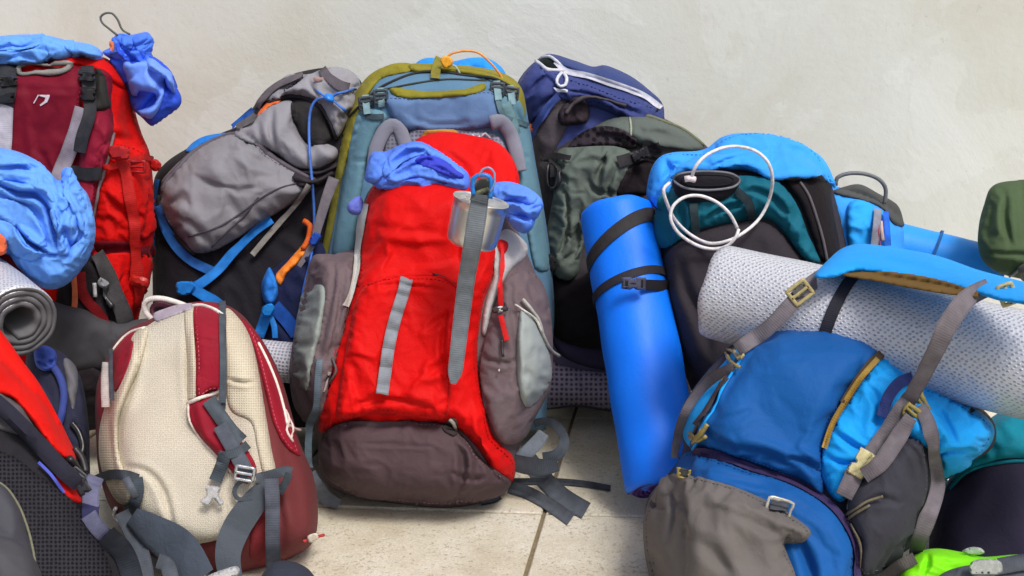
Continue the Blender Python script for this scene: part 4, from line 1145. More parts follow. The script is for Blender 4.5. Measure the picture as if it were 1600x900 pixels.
cord(I, 'elastic_cord', [(488,392),(482,420),(474,452),(472,470)], 2, plas((40,96,190), .5), lift=.01)

# foil mat behind the red pack, bottom left
bm_o, _f = roll('foam_mat', at(392, 560, .22), at(520, 572, .2), .052, .012, .0085, meshm((196,196,206),(140,140,156), 120, .002), foam((120,120,124)), seglen=.02, a0=.4)
tag(bm_o, 'pale dimpled foam mat rolled up between the cream pack and the red pack', 'sleeping mat')

# ================================================================== teal pack with olive lid
J = newform('backpack', 'large teal-blue backpack with an olive green lid standing behind the red pack', 'backpack', [(90,.52),(660,.36)], 680, .4)
teal = fab((88,124,152), .55, .4, .08, 30); teal2 = fab((96,134,150), .55, .4); olive = fab((132,124,40), .55, .45, .12)
body(J, 'bag_body', [(556,152),(590,118),(640,106),(700,104),(770,112),(812,136),(826,190),(838,260),(852,340),(862,420),(866,500),(852,672,'c'),(506,672,'c'),(492,500),(498,400),(516,300),(534,220)], .13, 55, teal, .12, dict(fold=[(.004,60,80,2)]), seed=71)
panel(J, 'olive_side', [(522,262),(530,205),(545,162),(574,120),(606,102),(632,98),(655,104),(640,112),(598,122),(580,142),(566,170),(556,205),(542,250),(532,282)], .03, 16, olive, dict(fold=[(.008,26,70,2.2)], puck=[(.004,16,12)]), g=4, seed=72)
strap(J, 'olive_trim', [(536,240),(528,280),(520,330),(508,390),(500,430)], 11, webm((120,116,44)), lift=.004)
panel(J, 'olive_lid', [(640,100),(690,100),(740,104),(786,114),(814,136),(822,172),(818,190),(804,160),(794,136),(760,122),(700,112),(646,112)], .026, 12, olive, dict(fold=[(.006,24,10,2.4)]), g=4, seed=73)
cord(J, 'lid_seam', [(546,182),(568,160),(590,140),(616,126),(650,114),(682,112),(730,118),(770,122),(796,134)], 2.2, plas((36,38,34), .8))
cord(J, 'lid_seam', [(600,140),(650,130),(700,124),(760,126)], 1.6, plas((52,56,44), .8))
panel(J, 'upper_back', [(600,150),(660,148),(760,140),(778,148),(786,172),(774,196),(720,204),(640,206),(616,190),(606,172)], .020, 18, fab((92,120,160), .55, .3), dict(sim=(.02,.1), lump=[(.003,50)], crease=[([(626,168),(650,186),(690,194),(760,190)],4,.005)]), g=5, st=(60,84,120))
panel(J, 'olive_band', [(610,136),(660,142),(720,140),(756,130),(758,140),(722,150),(660,153),(614,148)], .012, 7, fab((128,122,40), .5, .4), dict(fold=[(.002,20,10,2)]), g=4)
strap(J, 'olive_tab', [(688,90),(682,104),(680,122)], 15, webm((124,118,44)), lift=.012)
panel(J, 'side_panel', [(560,176),(590,170),(606,184),(590,206),(576,240),(560,330),(550,400),(520,400),(528,330),(542,250)], .016, 14, teal2, dict(fold=[(.004,30,80,2)], crease=[([(548,250),(568,252),(580,250)],3,.005)]), g=5)
panel(J, 'side_panel', [(784,150),(812,158),(824,200),(836,262),(848,340),(858,420),(836,420),(820,340),(806,262),(800,215),(786,190)], .016, 14, teal2, dict(fold=[(.004,30,80,2)], crease=[([(808,244),(822,246),(834,244)],3,.006)]), g=5)
strap(J, 'teal_webbing', [(790,160),(800,185),(806,210)], 16, webm((96,128,134)), lift=.004)
strap(J, 'teal_webbing', [(564,170),(578,182),(600,182)], 9, webm((60,76,84)), lift=.004)
strap(J, 'teal_webbing', [(776,150),(786,180),(810,190),(826,196)], 8, webm((84,112,122)), lift=.006)
bk = plas((60,70,76), .4)
for cx, cy, a in ((572,162,-8),(595,151,-4),(777,140,4),(799,147,8)):
    ladder(J, cx, cy, a, 19, 19, bk, lift=.012, bars=2, r=2.0)
    strap(J, 'teal_webbing', [(cx - 1, cy - 14), (cx, cy), (cx + 2, cy + 16)], 11, webm((120,150,158)), lift=.009)
strg = fab((128,130,144), .7, .3)
for pts in ([(584,262),(588,232),(600,206),(612,196),(624,202),(632,222),(640,248)], [(766,192),(782,190),(796,206),(806,236),(812,268)]):
    cord(J, 'shoulder_strap', pts, 11, strg, lift=.004, k=12, flat=.45)
panel(J, 'strap_pad', [(604,208),(616,202),(628,212),(636,240),(640,262),(606,262),(598,240)], .012, 10, meshm((122,124,138), (92,94,108), 160, .001), g=4)
panel(J, 'strap_pad', [(640,206),(690,202),(760,206),(782,215),(790,240),(640,240),(636,222)], .010, 10, meshm((140,142,160), (104,106,124), 160, .001), g=5)
panel(J, 'tan_label', [(664,204),(710,202),(716,208),(712,220),(662,220)], .004, 4, fab((178,132,66)), g=4)
for q in ([(738,210),(744,218),(750,212)], [(752,214),(758,208),(766,216)]):
    cord(J, 'white_cord', q, 1.6, plas((200,204,210)), lift=.006)
# bright blue sack under the olive lid
K = newform('stuff_sack', 'bright sky blue fabric bulging out on top of the olive lid under an orange cord', 'stuff sack', .6, 720, .6, z=.85)
body(K, 'sack_fabric', [(646,108),(656,94),(676,90),(704,96),(736,90),(764,92),(786,108),(790,130),(740,140),(660,136)], .06, 16, fab((38,142,230), .45, .4), .05, dict(fold=[(.016,24,70,2)], crease=[([(700,96),(712,112),(716,130)],5,.015)]), g=3.5, seed=75)
yk = .44
cord(K, 'orange_cord', [(p[0], p[1], yk) for p in [(690,98),(702,86),(722,80),(746,82),(764,96),(778,112),(788,128)]], 1.7, plas((226,146,60), .5))
cord(K, 'grey_cord', [(p[0], p[1], yk) for p in [(700,100),(712,104),(718,114),(722,122)]], 1.5, plas((160,176,160), .5))
plate(K, 'orange_cord_lock', [(688,92),(696,87),(705,90),(708,98),(702,106),(692,105)], .012, plas((240,168,44), .35), .01, Y=.44, g=3)

# ================================================================== red pack
L = newform('backpack', 'bright red backpack with a dark brown base and grey side pockets standing in the centre', 'backpack', [(230,.30),(790,.02)], 660, .02)
taupe = fab((106,92,96), .6, .5, .10, 34); dbr = fab((78,62,66), .5, .5, .10, 30, .08, .35)
body(L, 'bag_body', [(562,340),(578,295),(616,264),(660,260),(725,266),(764,276),(792,328),(812,368),(836,425),(857,470),(864,540),(860,604),(838,650),(812,700),(802,748),(772,778),(704,793),(620,787),(540,772),(502,744),(494,684),(468,644),(453,600),(455,550),(470,480),(492,402),(552,396)], .15, 62, taupe, .14, dict(fold=[(.006,50,80,2)]), g=6, seed=81)
panel(L, 'side_pocket', [(488,402),(520,398),(556,394),(552,450),(536,520),(514,590),(500,650),(484,662),(462,640),(453,600),(456,545),(470,475)], .035, 26, taupe, dict(sim=(.05,.08), facet=[(.007,36,78,2.2)], puck=[(.006,20,16)], crease=[([(520,400),(510,470),(490,560)],5,.006),([(535,402),(528,470),(510,560)],5,.006)]), g=4, seed=82)
sg = fab((138,146,142), .6, .35)
panel(L, 'stretch_panel', [(470,460),(486,444),(500,450),(498,500),(484,560),(470,610),(458,600),(456,550)], .014, 14, sg, dict(fold=[(.006,22,80,2)]), g=4)
rd = fab((206,8,7), .5, .5, .06, 30, .08, .35)
panel(L, 'red_front', [(566,345),(580,296),(618,265),(670,262),(726,270),(746,320),(774,375),(770,430),(754,480),(746,555),(756,625),(772,680),(803,716),(801,752),(776,742),(740,694),(700,664),(600,662),(536,664),(502,676),(498,655),(514,600),(530,540),(546,478),(560,415)], .05, 34, rd,
      dict(sim=(.025,.08), lump=[(.006,70)], facet=[(.003,60,15,2.2)], puck=[(.004,26,14)], crease=[([(585,352),(640,358),(700,366)],7,.004),([(724,290),(716,350),(712,420)],7,.010),([(600,300),(590,340),(584,390)],8,.006),([(745,640),(760,680),(790,715)],5,.008)], lap=[([(584,372),(640,382),(700,378)],22,.006),([(712,400),(690,410),(650,414)],16,.006)]), g=5, seed=83, st=(168,10,9))
strap(L, 'light_side_strip', [(571,318),(564,360),(557,410),(548,452),(540,478)], 13, fab((176,178,174), .7), lift=.006)
panel(L, 'front_pocket', [(556,470),(572,446),(606,434),(650,430),(690,434),(716,450),(716,500),(708,570),(704,620),(694,654),(640,652),(586,648),(530,654),(528,620),(538,560),(546,510)], .034, 12, rd,
      dict(sim=(.035,.08), facet=[(.005,44,60,1.8)], puck=[(.007,22,18)], crease=[([(662,520),(690,500),(712,488)],5,.010),([(660,590),(690,570),(706,552)],6,.012),([(560,470),(590,450),(650,446),(700,456)],4,.006),([(540,640),(600,625),(680,640)],7,.007),([(700,470),(692,540),(694,620)],4,.009)], lap=[([(700,560),(670,575),(640,600)],16,.010),([(712,480),(680,500),(650,520)],18,.008),([(530,560),(560,556),(590,566)],16,.006)]), g=4, seed=84, flat=True, st=(168,10,9))
cord(L, 'pocket_zip', [(576,446),(606,435),(640,430),(672,430),(700,438),(714,450)], 3.2, fab((196,16,16)), lift=.0)
cord(L, 'pocket_zip', [(676,428),(696,434),(712,446)], 2.0, plas((70,20,22), .7), lift=.006)
panel(L, 'brown_base', [(500,700),(512,672),(548,658),(620,658),(690,662),(726,684),(752,716),(780,738),(799,756),(772,779),(704,793),(620,787),(548,774),(506,745)], .04, 30, dbr,
      dict(sim=(.03,.08), lump=[(.005,90)], facet=[(.007,34,30,1.8)], puck=[(.006,30,14)], crease=[([(560,694),(620,696),(680,700)],3,.004),([(716,700),(722,730),(716,770)],6,.012),([(745,716),(742,745),(735,770)],6,.010),([(700,740),(730,748),(760,745)],4,.008)], lap=[([(704,690),(724,712),(728,744)],12,.010),([(736,712),(752,736),(756,764)],10,.008)]), g=4, seed=85, st=(120,104,108))
strap(L, 'daisy_chain', [(636,434),(630,458),(620,490),(612,520),(606,552),(602,585),(598,614)], 19, webm((128,132,140)), lift=.006, wave=.007, step=2.5, taut=0)
# right side
panel(L, 'light_grey_side', [(774,374),(790,358),(808,366),(824,384),(820,402),(800,420),(784,446),(770,480),(760,524),(752,520),(756,480),(770,430)], .016, 10, fab((182,180,182), .6), dict(fold=[(.004,26,70,2)]), g=4)
panel(L, 'side_pocket', [(762,510),(776,470),(792,436),(820,424),(844,436),(858,474),(864,540),(860,600),(838,648),(812,690),(784,690),(758,640),(750,575)], .04, 28, taupe, dict(sim=(.05,.08), facet=[(.008,32,80,2.0)], puck=[(.007,18,16)], crease=[([(758,560),(790,566),(812,560)],4,.006),([(800,440),(806,500),(812,600)],5,.007),([(830,440),(838,470),(860,500)],5,.010)]), g=4, seed=86)
panel(L, 'stretch_panel', [(818,486),(834,500),(848,530),(860,560),(861,596),(846,622),(828,636),(814,612),(808,560),(812,515)], .016, 14, fab((150,158,156), .6, .35), dict(fold=[(.005,24,80,2)], crease=[([(836,600),(826,580),(820,590)],5,.006)]), g=4)
cord(L, 'elastic_cord', [(820,470),(838,494),(850,530),(862,548),(874,556)], 2.6, plas((168,166,160), .6), lift=.008)
cord(L, 'elastic_cord', [(808,478),(834,496),(846,520)], 1.6, plas((210,206,200), .6), lift=.01)
rc = webm((206,28,30))
strap(L, 'red_cord_strap', [(783,380),(785,420),(785,460),(786,486)], 8, rc, lift=.008, taut=10)
strap(L, 'red_cord_strap', [(785,494),(790,515),(794,532)], 8, rc, lift=.01)
panel(L, 'red_knot', [(776,378),(784,374),(794,380),(792,392),(784,398),(778,390)], .010, 5, fab((206,24,28)), g=3)
cord(L, 'black_cord', [(786,530),(786,545),(788,556)], 2.2, plas((40,34,36)), lift=.01)
plate(L, 'strap_toggle', [(770,482),(794,480),(796,487),(772,490)], .006, plas((60,58,60), .3), .014, g=3)
plate(L, 'strap_toggle_cap', [(779,481),(787,480),(788,488),(780,489)], .003, plas((196,196,200), .3), .022, g=3)
cord(L, 'snap_button', [(781,577),(782,578),(783,578)], 2.4, plas((206,202,200), .3), lift=.008)
# base zip pull
panel(L, 'zip_garage', [(690,672),(700,656),(712,656),(716,676),(706,684)], .008, 6, fab((58,50,50)), g=3)
cord(L, 'zip_pull', [(702,656),(708,662),(712,672)], 2.8, plas((150,146,134), .4), lift=.012)
# left clutter of zips
for i, q in enumerate(([(526,545),(520,570),(512,590)], [(520,560),(526,580),(514,600),(508,612)], [(512,580),(504,600),(498,610)])):
    cord(L, 'zip_pull_cord', q, 2.0, webm([(170,40,44),(96,90,88),(150,140,140)][i]), lift=.006)
strap(L, 'side_webbing', [(494,560,.0,9),(488,620,-.01,10),(482,690,-.03,11),(482,730,-.035,12)], 10, webm((88,104,116)), lift=0)
strap(L, 'side_webbing', [(486,738,-.03,16),(496,756,-.05,20),(508,776,-.02,22),(530,788,-.03,16)], 18, webm((98,104,116)), lift=0)
# red lid flap rising behind
LF = Form([(210,.33),(290,.22)]); LF.root = L.root
body(LF, 'red_lid', [(648,224),(668,210),(700,206),(740,212),(776,222),(800,246),(812,282),(808,320),(780,330),(740,330),(690,320),(660,290)], .055, 26, rd, .05, dict(sim=(.03,.08), lump=[(.006,50)], crease=[([(690,236),(720,256),(738,280)],6,.008),([(770,232),(792,262),(800,290)],5,.007)]), g=4, seed=87)

# blue rain jacket stuffed under the red lid
M_ = newform('rain_jacket', 'crumpled cornflower blue jacket stuffed under the lid of the red pack', 'jacket', [(220,.20),(360,.08)], 700, .15, z=.5)
body(M_, 'left_bunch', [(570,280),(574,256),(582,238),(604,236),(626,226),(655,221),(682,234),(706,252),(732,272),(726,300),(640,300),(596,296),(582,288)], .055, 20, fab((84,124,228), .45, .5), .04,
     dict(sim=(.09,.05,.015), crump=[(.010,44)], lap=[([(596,262),(618,242),(650,234),(690,244)],14,.018),([(610,280),(640,260),(684,262),(722,284)],14,.014)], crease=[([(612,262),(640,240),(668,238)],5,.022),([(640,258),(680,250),(716,268)],5,.018)]), g=3, seed=91)
cfl = fab((92,138,236), .45, .5)
folds(M_, 'jacket_fold', cfl, [
 ([(572,274),(578,250),(592,238),(604,246),(602,266),(590,284),(578,286)], .016),
 ([(598,262),(612,240),(640,226),(662,226),(676,238),(650,244),(626,256),(612,272),(600,276)], .018),
 ([(604,280),(620,264),(650,256),(690,266),(722,280),(726,292),(690,284),(650,276),(620,286)], .016),
 ([(668,232),(690,240),(712,256),(728,272),(716,276),(694,262),(672,248)], .012)], seed=350)
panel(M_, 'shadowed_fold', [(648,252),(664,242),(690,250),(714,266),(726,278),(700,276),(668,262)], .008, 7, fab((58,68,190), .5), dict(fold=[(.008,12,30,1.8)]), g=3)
M2 = Form([(285,.10),(365,.07)]); M2.root = M_.root
body(M2, 'right_bunch', [(756,296),(772,286),(796,284),(822,292),(842,306),(849,322),(838,340),(832,356),(820,365),(804,358),(790,340),(772,322)], .05, 18, fab((92,140,236), .45, .5), .04,
     dict(sim=(.09,.05,.015), crump=[(.010,40)], lap=[([(776,300),(800,308),(840,308)],12,.012),([(782,330),(806,334),(838,342)],12,.014)], crease=[([(790,300),(812,296),(836,308)],4,.010),([(782,326),(806,332),(830,344)],5,.014)]), g=3, seed=92)
folds(M2, 'jacket_fold', cfl, [
 ([(768,296),(796,288),(824,296),(840,308),(830,320),(804,312),(780,314),(768,306)], .012),
 ([(778,318),(800,316),(828,326),(846,322),(838,342),(818,338),(794,334),(782,328)], .014),
 ([(794,340),(812,342),(832,350),(822,364),(808,358),(798,350)], .010)], seed=360)
M3 = Form(.17); M3.root = M_.root
body(M3, 'stray_tuft', [(542,322),(550,312),(562,306),(568,318),(566,334),(554,336),(545,332)], .02, 8, fab((116,130,224), .5), .02, dict(fold=[(.010,9,30,1.5)]), g=3)
# steel mug on a carabiner
def mug():
    root = base_thing('metal_mug', 'shiny steel mug hanging from a blue carabiner on the front of the red pack', 'mug', tuple(at(738, 390, -.10)))
    steel = _base('brushed_steel', lin((236,234,230)), .35, .5)[0]; steel.node_tree.nodes['Principled BSDF'].inputs['Metallic'].default_value = 1
    a, u, v, Ln = frame(at(754, 308, -.150), at(735, 390, -.146))
    c0 = at(752, 312, -.150); r = .0525; V = []; F = []; n = 48
    prof = [(.0, r*1.0), (-.001, r*1.03), (.002, r*1.045), (.004, r*1.0), (.02, r*.985), (.045, r*.975), (.070, r*.955), (.082, r*.93), (.088, r*.88), (.091, r*.80), (.091, 0.0005)]
    inner = [(.088, .0005), (.087, r*.78), (.075, r*.92), (.045, r*.955), (.004, r*.97)]
    pr = prof + inner
    for t, q in pr:
        for j in range(n): V.append(c0 + a * t + q * (math.cos(2*math.pi*j/n) * u + math.sin(2*math.pi*j/n) * v))
    m = len(pr)
    for i in range(m):
        for j in range(n):
            F.append((i*n+j, ((i+1) % m)*n+j, ((i+1) % m)*n+(j+1) % n, i*n+(j+1) % n))
    link('mug_body', V, F, steel, root)
    C = [c0 + a * .012 - u * r * .3 + v * .02]
    return root, a, u, v, c0
mg, ma, mu, mv, mc = mug()
cb = newform('carabiner', 'blue and grey carabiner clipped above the steel mug', 'carabiner', .0, 755, -.14, z=.6)
cord(cb, 'blue_gate', [(p[0], p[1], -.215) for p in [(740,304),(738,290),(741,278),(752,273),(764,276),(768,288),(766,310)]], 3.6, plas((30,120,206), .35))
cord(cb, 'grey_wire', [(p[0], p[1], -.22) for p in [(748,276),(754,265),(764,262),(772,270),(772,288),(766,300)]], 1.7, plas((130,150,190), .35))
plate(cb, 'black_hook', [(742,288),(752,278),(766,282),(768,300),(762,312),(746,312),(740,302)], .012, plas((58,60,56), .5), .0, Y=-.19, g=3)
plate(cb, 'olive_band', [(742,300),(762,292),(764,298),(744,307)], .003, plas((120,122,92), .6), .0, Y=-.205, g=3)
sg_ = newform('hanging_webbing', 'long flat grey webbing strap hanging down over the steel mug and the red pocket', 'strap', .0, 725, -.18, z=.3)
strap(sg_, 'webbing_strap', [(751,304,-.212,26),(745,340,-.212,30),(738,385,-.206,29),(730,430,-.175,27),(722,490,-.15,26),(715,550,-.145,24),(711,582,-.14,22),(708,600,-.138,8)], 26, webm((118,126,134)), lift=0)
# remove the single child level for a one piece thing is not needed: strap and its stitched end
strap(sg_, 'stitched_end', [(751,304,-.216,27),(748,316,-.216,29)], 26, webm((90,96,102)), lift=0)

# straps trailing on the floor right of the red pack
FS = Form([(640,.2),(820,-.08)]); FS.root = L.root
fw = webm((84,90,98)); fw2 = webm((66,70,78))
def fs(name, pts, w, m, z0=.004, step=5):
    P = [(x, y, float(floorY(x, y)) - dz) for x, y, dz in pts]
    return strap(FS, name, P, w, m, lift=0, step=step)
fs('loose_strap', [(790,752,.01),(830,752,.012),(870,752,.01),(915,756,.008),(954,763,.004)], 10, fw2)
fs('loose_strap', [(826,718,.02),(850,748,.012),(880,776,.006),(916,798,.003)], 28, fw)
fs('loose_strap', [(796,760,.012),(826,770,.008),(858,788,.006),(892,812,.003)], 20, fw)
fs('loose_strap', [(752,786,.004),(772,782,.004),(782,776,.004)], 8, fw)
fwd = webm((62,68,76)); fwl = webm((104,112,122))
strap(FS, 'belt_loop', [(848,716,.02,18),(868,712,.03,19),(880,698,.05,17),(880,680,.08,15),(868,664,.11,14),(850,658,.13,12),(834,662,.14,12)], 16, fwd, lift=0)
strap(FS, 'belt_loop', [(812,716,.02,20),(826,704,.03,22),(840,690,.05,22),(850,676,.06,18)], 22, fwl, lift=0)
strap(FS, 'belt_loop', [(800,722,.01,26),(826,728,.0,28),(850,730,.0,26),(872,726,.01,20)], 26, fwd, lift=0)
# ================================================================== navy pack against the wall
N_ = newform('backpack', 'navy blue backpack with a white zip along its lid, against the wall', 'backpack', [(90,.78),(500,.70)], 920, .7)
nv = fab((58,68,122), .55, .45, .12, 30)
body(N_, 'bag_body', [(806,140),(815,118),(836,96),(858,84),(896,94),(926,104),(946,102),(984,118),(1016,142),(1036,164),(1038,200),(1045,300),(1050,560),(1040,612,'c'),(840,612,'c'),(836,400),(826,250),(812,180)], .13, 46, nv, .10, dict(facet=[(.016,34,30,2.2)]), g=5, seed=101)
panel(N_, 'lid_top', [(858,86),(896,96),(924,106),(948,104),(984,120),(1016,144),(1034,162),(1000,146),(950,128),(900,112),(872,100)], .02, 10, fab((54,68,118), .5, .4), dict(fold=[(.006,24,20,2)], crease=[([(930,106),(928,118),(934,124)],3.5,.008)]), g=4)
panel(N_, 'lid_side', [(808,142),(818,118),(838,98),(858,108),(890,118),(940,134),(990,152),(1032,170),(1036,204),(990,192),(930,168),(870,160),(840,186),(820,190)], .03, 16, nv,
      dict(sim=(.07,.05), facet=[(.010,26,25,2.0)], crease=[([(822,150),(850,124),(870,132)],5,.014),([(880,136),(940,152),(1020,186)],4,.012),([(832,178),(850,160),(870,150)],5,.012)]), g=4, seed=102, st=(30,38,80))
strap(N_, 'white_zip', [(868,96),(884,110),(920,118),(970,134),(1005,148),(1034,168)], 8.5, webm((196,198,212)), lift=.004)
cord(N_, 'white_piping', [(838,96),(852,106),(868,110),(884,110)], 3, plas((200,202,212), .6), lift=.002)
cord(N_, 'white_piping', [(846,90),(858,88),(870,96),(880,106)], 2.4, plas((200,202,212), .6), lift=.002)
panel(N_, 'open_pocket', [(842,96),(850,89),(862,92),(873,103),(866,107),(852,103)], .003, 4, fab((16,26,24)), g=3)
cord(N_, 'zip_pull_ring', [(877,114),(873,120),(872,128),(878,134),(885,130),(886,122),(881,115)], 2.6, plas((206,208,222), .4), lift=.012, closed=True)
plate(N_, 'white_zip_tab', [(864,137),(876,138),(890,138),(888,143),(872,143)], .002, plas((214,216,226), .5), .008, g=3)
ch = fab((80,74,80), .6)
panel(N_, 'charcoal_side', [(868,158),(888,160),(890,190),(866,240),(850,300),(850,400),(838,400),(826,260),(836,210),(850,180)], .022, 14, ch, dict(fold=[(.006,30,70,2)]), g=4)
strap(N_, 'blue_edge', [(872,150),(852,172),(836,196),(828,216)], 12, webm((78,98,172)), lift=.008)
panel(N_, 'dark_loops', [(884,160),(902,152),(920,166),(918,190),(894,196),(876,194),(872,178)], .022, 9, fab((52,44,50)), dict(fold=[(.012,14,50,1.6)]), g=3.5)
cord(N_, 'dark_cord', [(884,178),(896,162),(916,154),(950,156),(978,164)], 3.2, plas((60,54,60), .7), lift=.006)
plate(N_, 'orange_tab', [(826,194),(834,194),(834,205),(827,206)], .006, fab((226,112,70)), .012, g=3)
# ================================================================== sage pack
S = newform('backpack', 'grey-green backpack with black mesh and a black buckle, behind the upright blue mat', 'backpack', [(180,.68),(520,.56)], 960, .6, z=.18)
sage = fab((92,102,96), .6, .5, .12, 30); char = fab((60,56,60), .6)
body(S, 'bag_body', [(838,260),(860,236),(892,215),(922,196),(952,182),(980,176),(1016,178),(1060,196),(1100,224),(1130,270),(1130,520),(1060,560),(940,560),(866,540),(850,470),(842,380)], .13, 50, char, .10, dict(fold=[(.008,40,60,2)]), g=5, seed=111)
panel(S, 'top_panel', [(926,204),(952,186),(984,180),(1018,182),(1062,200),(1098,226),(1090,236),(1040,236),(1004,228),(970,212)], .030, 14, fab((88,96,92), .6, .5), dict(fold=[(.012,26,20,2)], crease=[([(985,186),(986,204),(984,222)],3,.008),([(1000,205),(1040,212),(1080,228)],6,.012)]), g=4, seed=112)
cord(S, 'olive_zip', [(978,180),(1010,181),(1040,191),(1070,204),(1098,226)], 3, plas((104,108,84), .7))
cord(S, 'olive_cord', [(984,184),(986,200),(985,222)], 1.8, plas((150,156,136), .7), lift=.004)
panel(S, 'black_mesh', [(888,232),(902,212),(924,200),(950,197),(976,204),(996,220),(992,232),(960,230),(920,230)], .02, 12, meshm((52,44,52), (20,16,20), 90, .003, .9), dict(fold=[(.008,14,20,1.6)]), g=3.5)
panel(S, 'front_pocket', [(872,236),(900,230),(956,228),(984,236),(992,252),(984,278),(966,310),(940,330),(920,350),(910,390),(900,432),(876,436),(858,416),(852,376),(862,320),(868,276)], .05, 26, sage,
      dict(sim=(.10,.05), facet=[(.010,30,75,2.0)], puck=[(.006,18,16)], lap=[([(954,246),(938,262),(930,288)],14,.022),([(886,300),(892,350),(886,404)],12,-.016)], crease=[([(950,240),(940,262),(936,290)],5,.026),([(920,290),(940,300),(960,298)],5,.012),([(884,300),(886,350),(878,400)],5,.026),([(904,330),(900,370),(892,410)],4,.02),([(962,262),(950,290),(954,310)],4,.016),([(900,258),(930,250),(960,256)],5,.010)]), g=4, seed=113)
panel(S, 'black_gap', [(982,262),(1006,250),(1030,262),(1018,300),(980,306),(962,306)], .012, 10, fab((34,28,32)), dict(fold=[(.008,18,50,2)]), g=4)
strap(S, 'black_webbing', [(966,254),(990,246),(1012,238),(1032,230)], 17, webm((44,42,46)), lift=.010)
buckle(S, 1000, 242, 68, 17, 30, plas((38,36,40), .35), lift=.014)
strap(S, 'black_webbing', [(1004,228),(1040,240),(1080,246),(1110,262)], 20, webm((56,54,58)), lift=.006)
strap(S, 'black_webbing', [(848,246),(868,243),(892,246)], 9, webm((40,36,40)), lift=.006)
cord(S, 'black_carabiner', [(858,256),(855,276),(858,292),(868,294),(874,282),(872,262)], 3, plas((34,32,36), .35), lift=.016, closed=True)
strap(S, 'black_webbing', [(862,248),(864,262),(866,276)], 10, webm((40,38,40)), lift=.010)
plate(S, 'black_buckle', [(852,398),(864,396),(872,408),(868,422),(854,420)], .010, plas((34,32,34), .4), .02, g=3)
panel(S, 'black_or_shade_base', [(858,430),(880,438),(906,434),(930,420),(980,430),(1040,460),(1050,556),(940,558),(868,540),(854,470)], .03, 24, fab((30,27,31), .75), dict(fold=[(.008,40,10,2)]), g=5)
# dimpled padded bag under it
Pm = newform('padded_bag', 'purple-grey padded bag with a mesh front lying under the black base of the grey-green pack', 'bag', [(510,.56),(645,.52)], 920, .55)
body(Pm, 'padded_body', [(800,540),(830,516),(870,510),(920,518),(980,524),(1060,530),(1080,600),(1060,648),(960,644),(900,636),(820,640),(796,600)], .09, 34, fab((92,88,112), .7), .07, dict(lump=[(.01,60)]), g=5)
panel(Pm, 'mesh_front', [(800,566),(850,560),(880,572),(930,580),(1000,584),(1060,590),(1056,640),(960,640),(900,632),(820,636)], .022, 20, meshm((158,150,172), (84,78,100), 130, .003), dict(crease=[([(912,578),(914,600),(930,632)],8,.012)]), g=5)
panel(Pm, 'dark_flap', [(866,514),(900,516),(956,532),(964,566),(956,578),(920,574),(884,560),(866,540)], .02, 14, fab((56,54,78), .6), dict(fold=[(.006,24,20,2)]), g=4)

# ================================================================== upright blue foam mat
q0 = at(965, 330, .30); q1 = at(1042, 764, -.075)
blue_m = foam((8,120,255), .5, .03); purp = foam((84,44,128), .7)
qo, qf = roll('foam_mat', q1, q0, .087, .012, .0095, blue_m, purp, seglen=.012, dent=.0018, a0=R_(200), seed=5)
tag(qo, 'bright blue foam mat rolled up and standing upright, its purple end on the tiles', 'sleeping mat')
MS = base_thing('mat_strap', 'pair of black webbing straps with one grey buckle binding the upright blue mat', 'strap', tuple(at(985, 440, -.2)))
ringband('wide_strap', qf, .0878, .87, .034, .046, 25, webm((46,44,46)), MS, pitch=.0095, end=R_(200))
ringband('narrow_strap', qf, .0878, .70, .020, .016, 25, webm((40,38,46)), MS, pitch=.0095, end=R_(200))
yq = -.31
SB = Form(yq); SB.root = MS
buckle(SB, 990, 443, 92, 20, 38, plas((82,84,104), .35), Y=.078, lift=.0, th=.009)
plate(SB, 'buckle_window', loc2(978,443,92,[(-7,-4),(7,-4),(7,4),(-7,4)]), .003, plas((30,30,38), .5), .0, Y=.068, g=3)
strap(SB, 'strap_tail', [(1006,445,.085),(1030,446,.11),(1046,446,.16)], 17, webm((36,34,40)), lift=0)

# ================================================================== teal and black pack with bungee
Tp = newform('backpack', 'dark teal and black backpack with an open round collar and looped white bungee cord', 'backpack', [(230,.36),(690,.16)], 1180, .15)
bk2 = fab((52,48,54), .65, .4); tl = fab((20,96,116), .5, .5, .12, 28)
body(Tp, 'bag_body', [(1030,420),(1024,350),(1030,296),(1056,264),(1100,242),(1200,240),(1270,250),(1300,292),(1326,400),(1340,560),(1330,708,'c'),(1110,714,'c'),(1080,610),(1052,540),(1038,480)], .15, 60, bk2, .13, dict(lump=[(.008,90)]), g=6, seed=121)
# light blue lid
lb = fab((58,156,246), .5, .45, .08, 26)
panel(Tp, 'light_blue_lid', [(1010,304),(1016,268),(1030,246),(1052,238),(1098,234),(1128,214),(1156,208),(1190,209),(1236,218),(1272,236),(1292,256),(1306,292),(1290,284),(1262,280),(1208,278),(1160,266),(1100,270),(1060,276),(1046,300),(1036,330),(1018,320)], .07, 30, lb,
     dict(lump=[(.008,60)], sim=(.05,.05), facet=[(.006,44,10,2.4)], crease=[([(1100,262),(1140,250),(1200,246),(1262,236)],4,.014),([(1166,222),(1196,226),(1250,236)],6,.008),([(1040,250),(1046,270),(1036,290)],6,.010)], lap=[([(1110,258),(1160,246),(1220,246),(1276,238)],18,.014),([(1036,262),(1056,256),(1080,262)],12,.010)]), g=4, seed=124, st=(40,120,200))

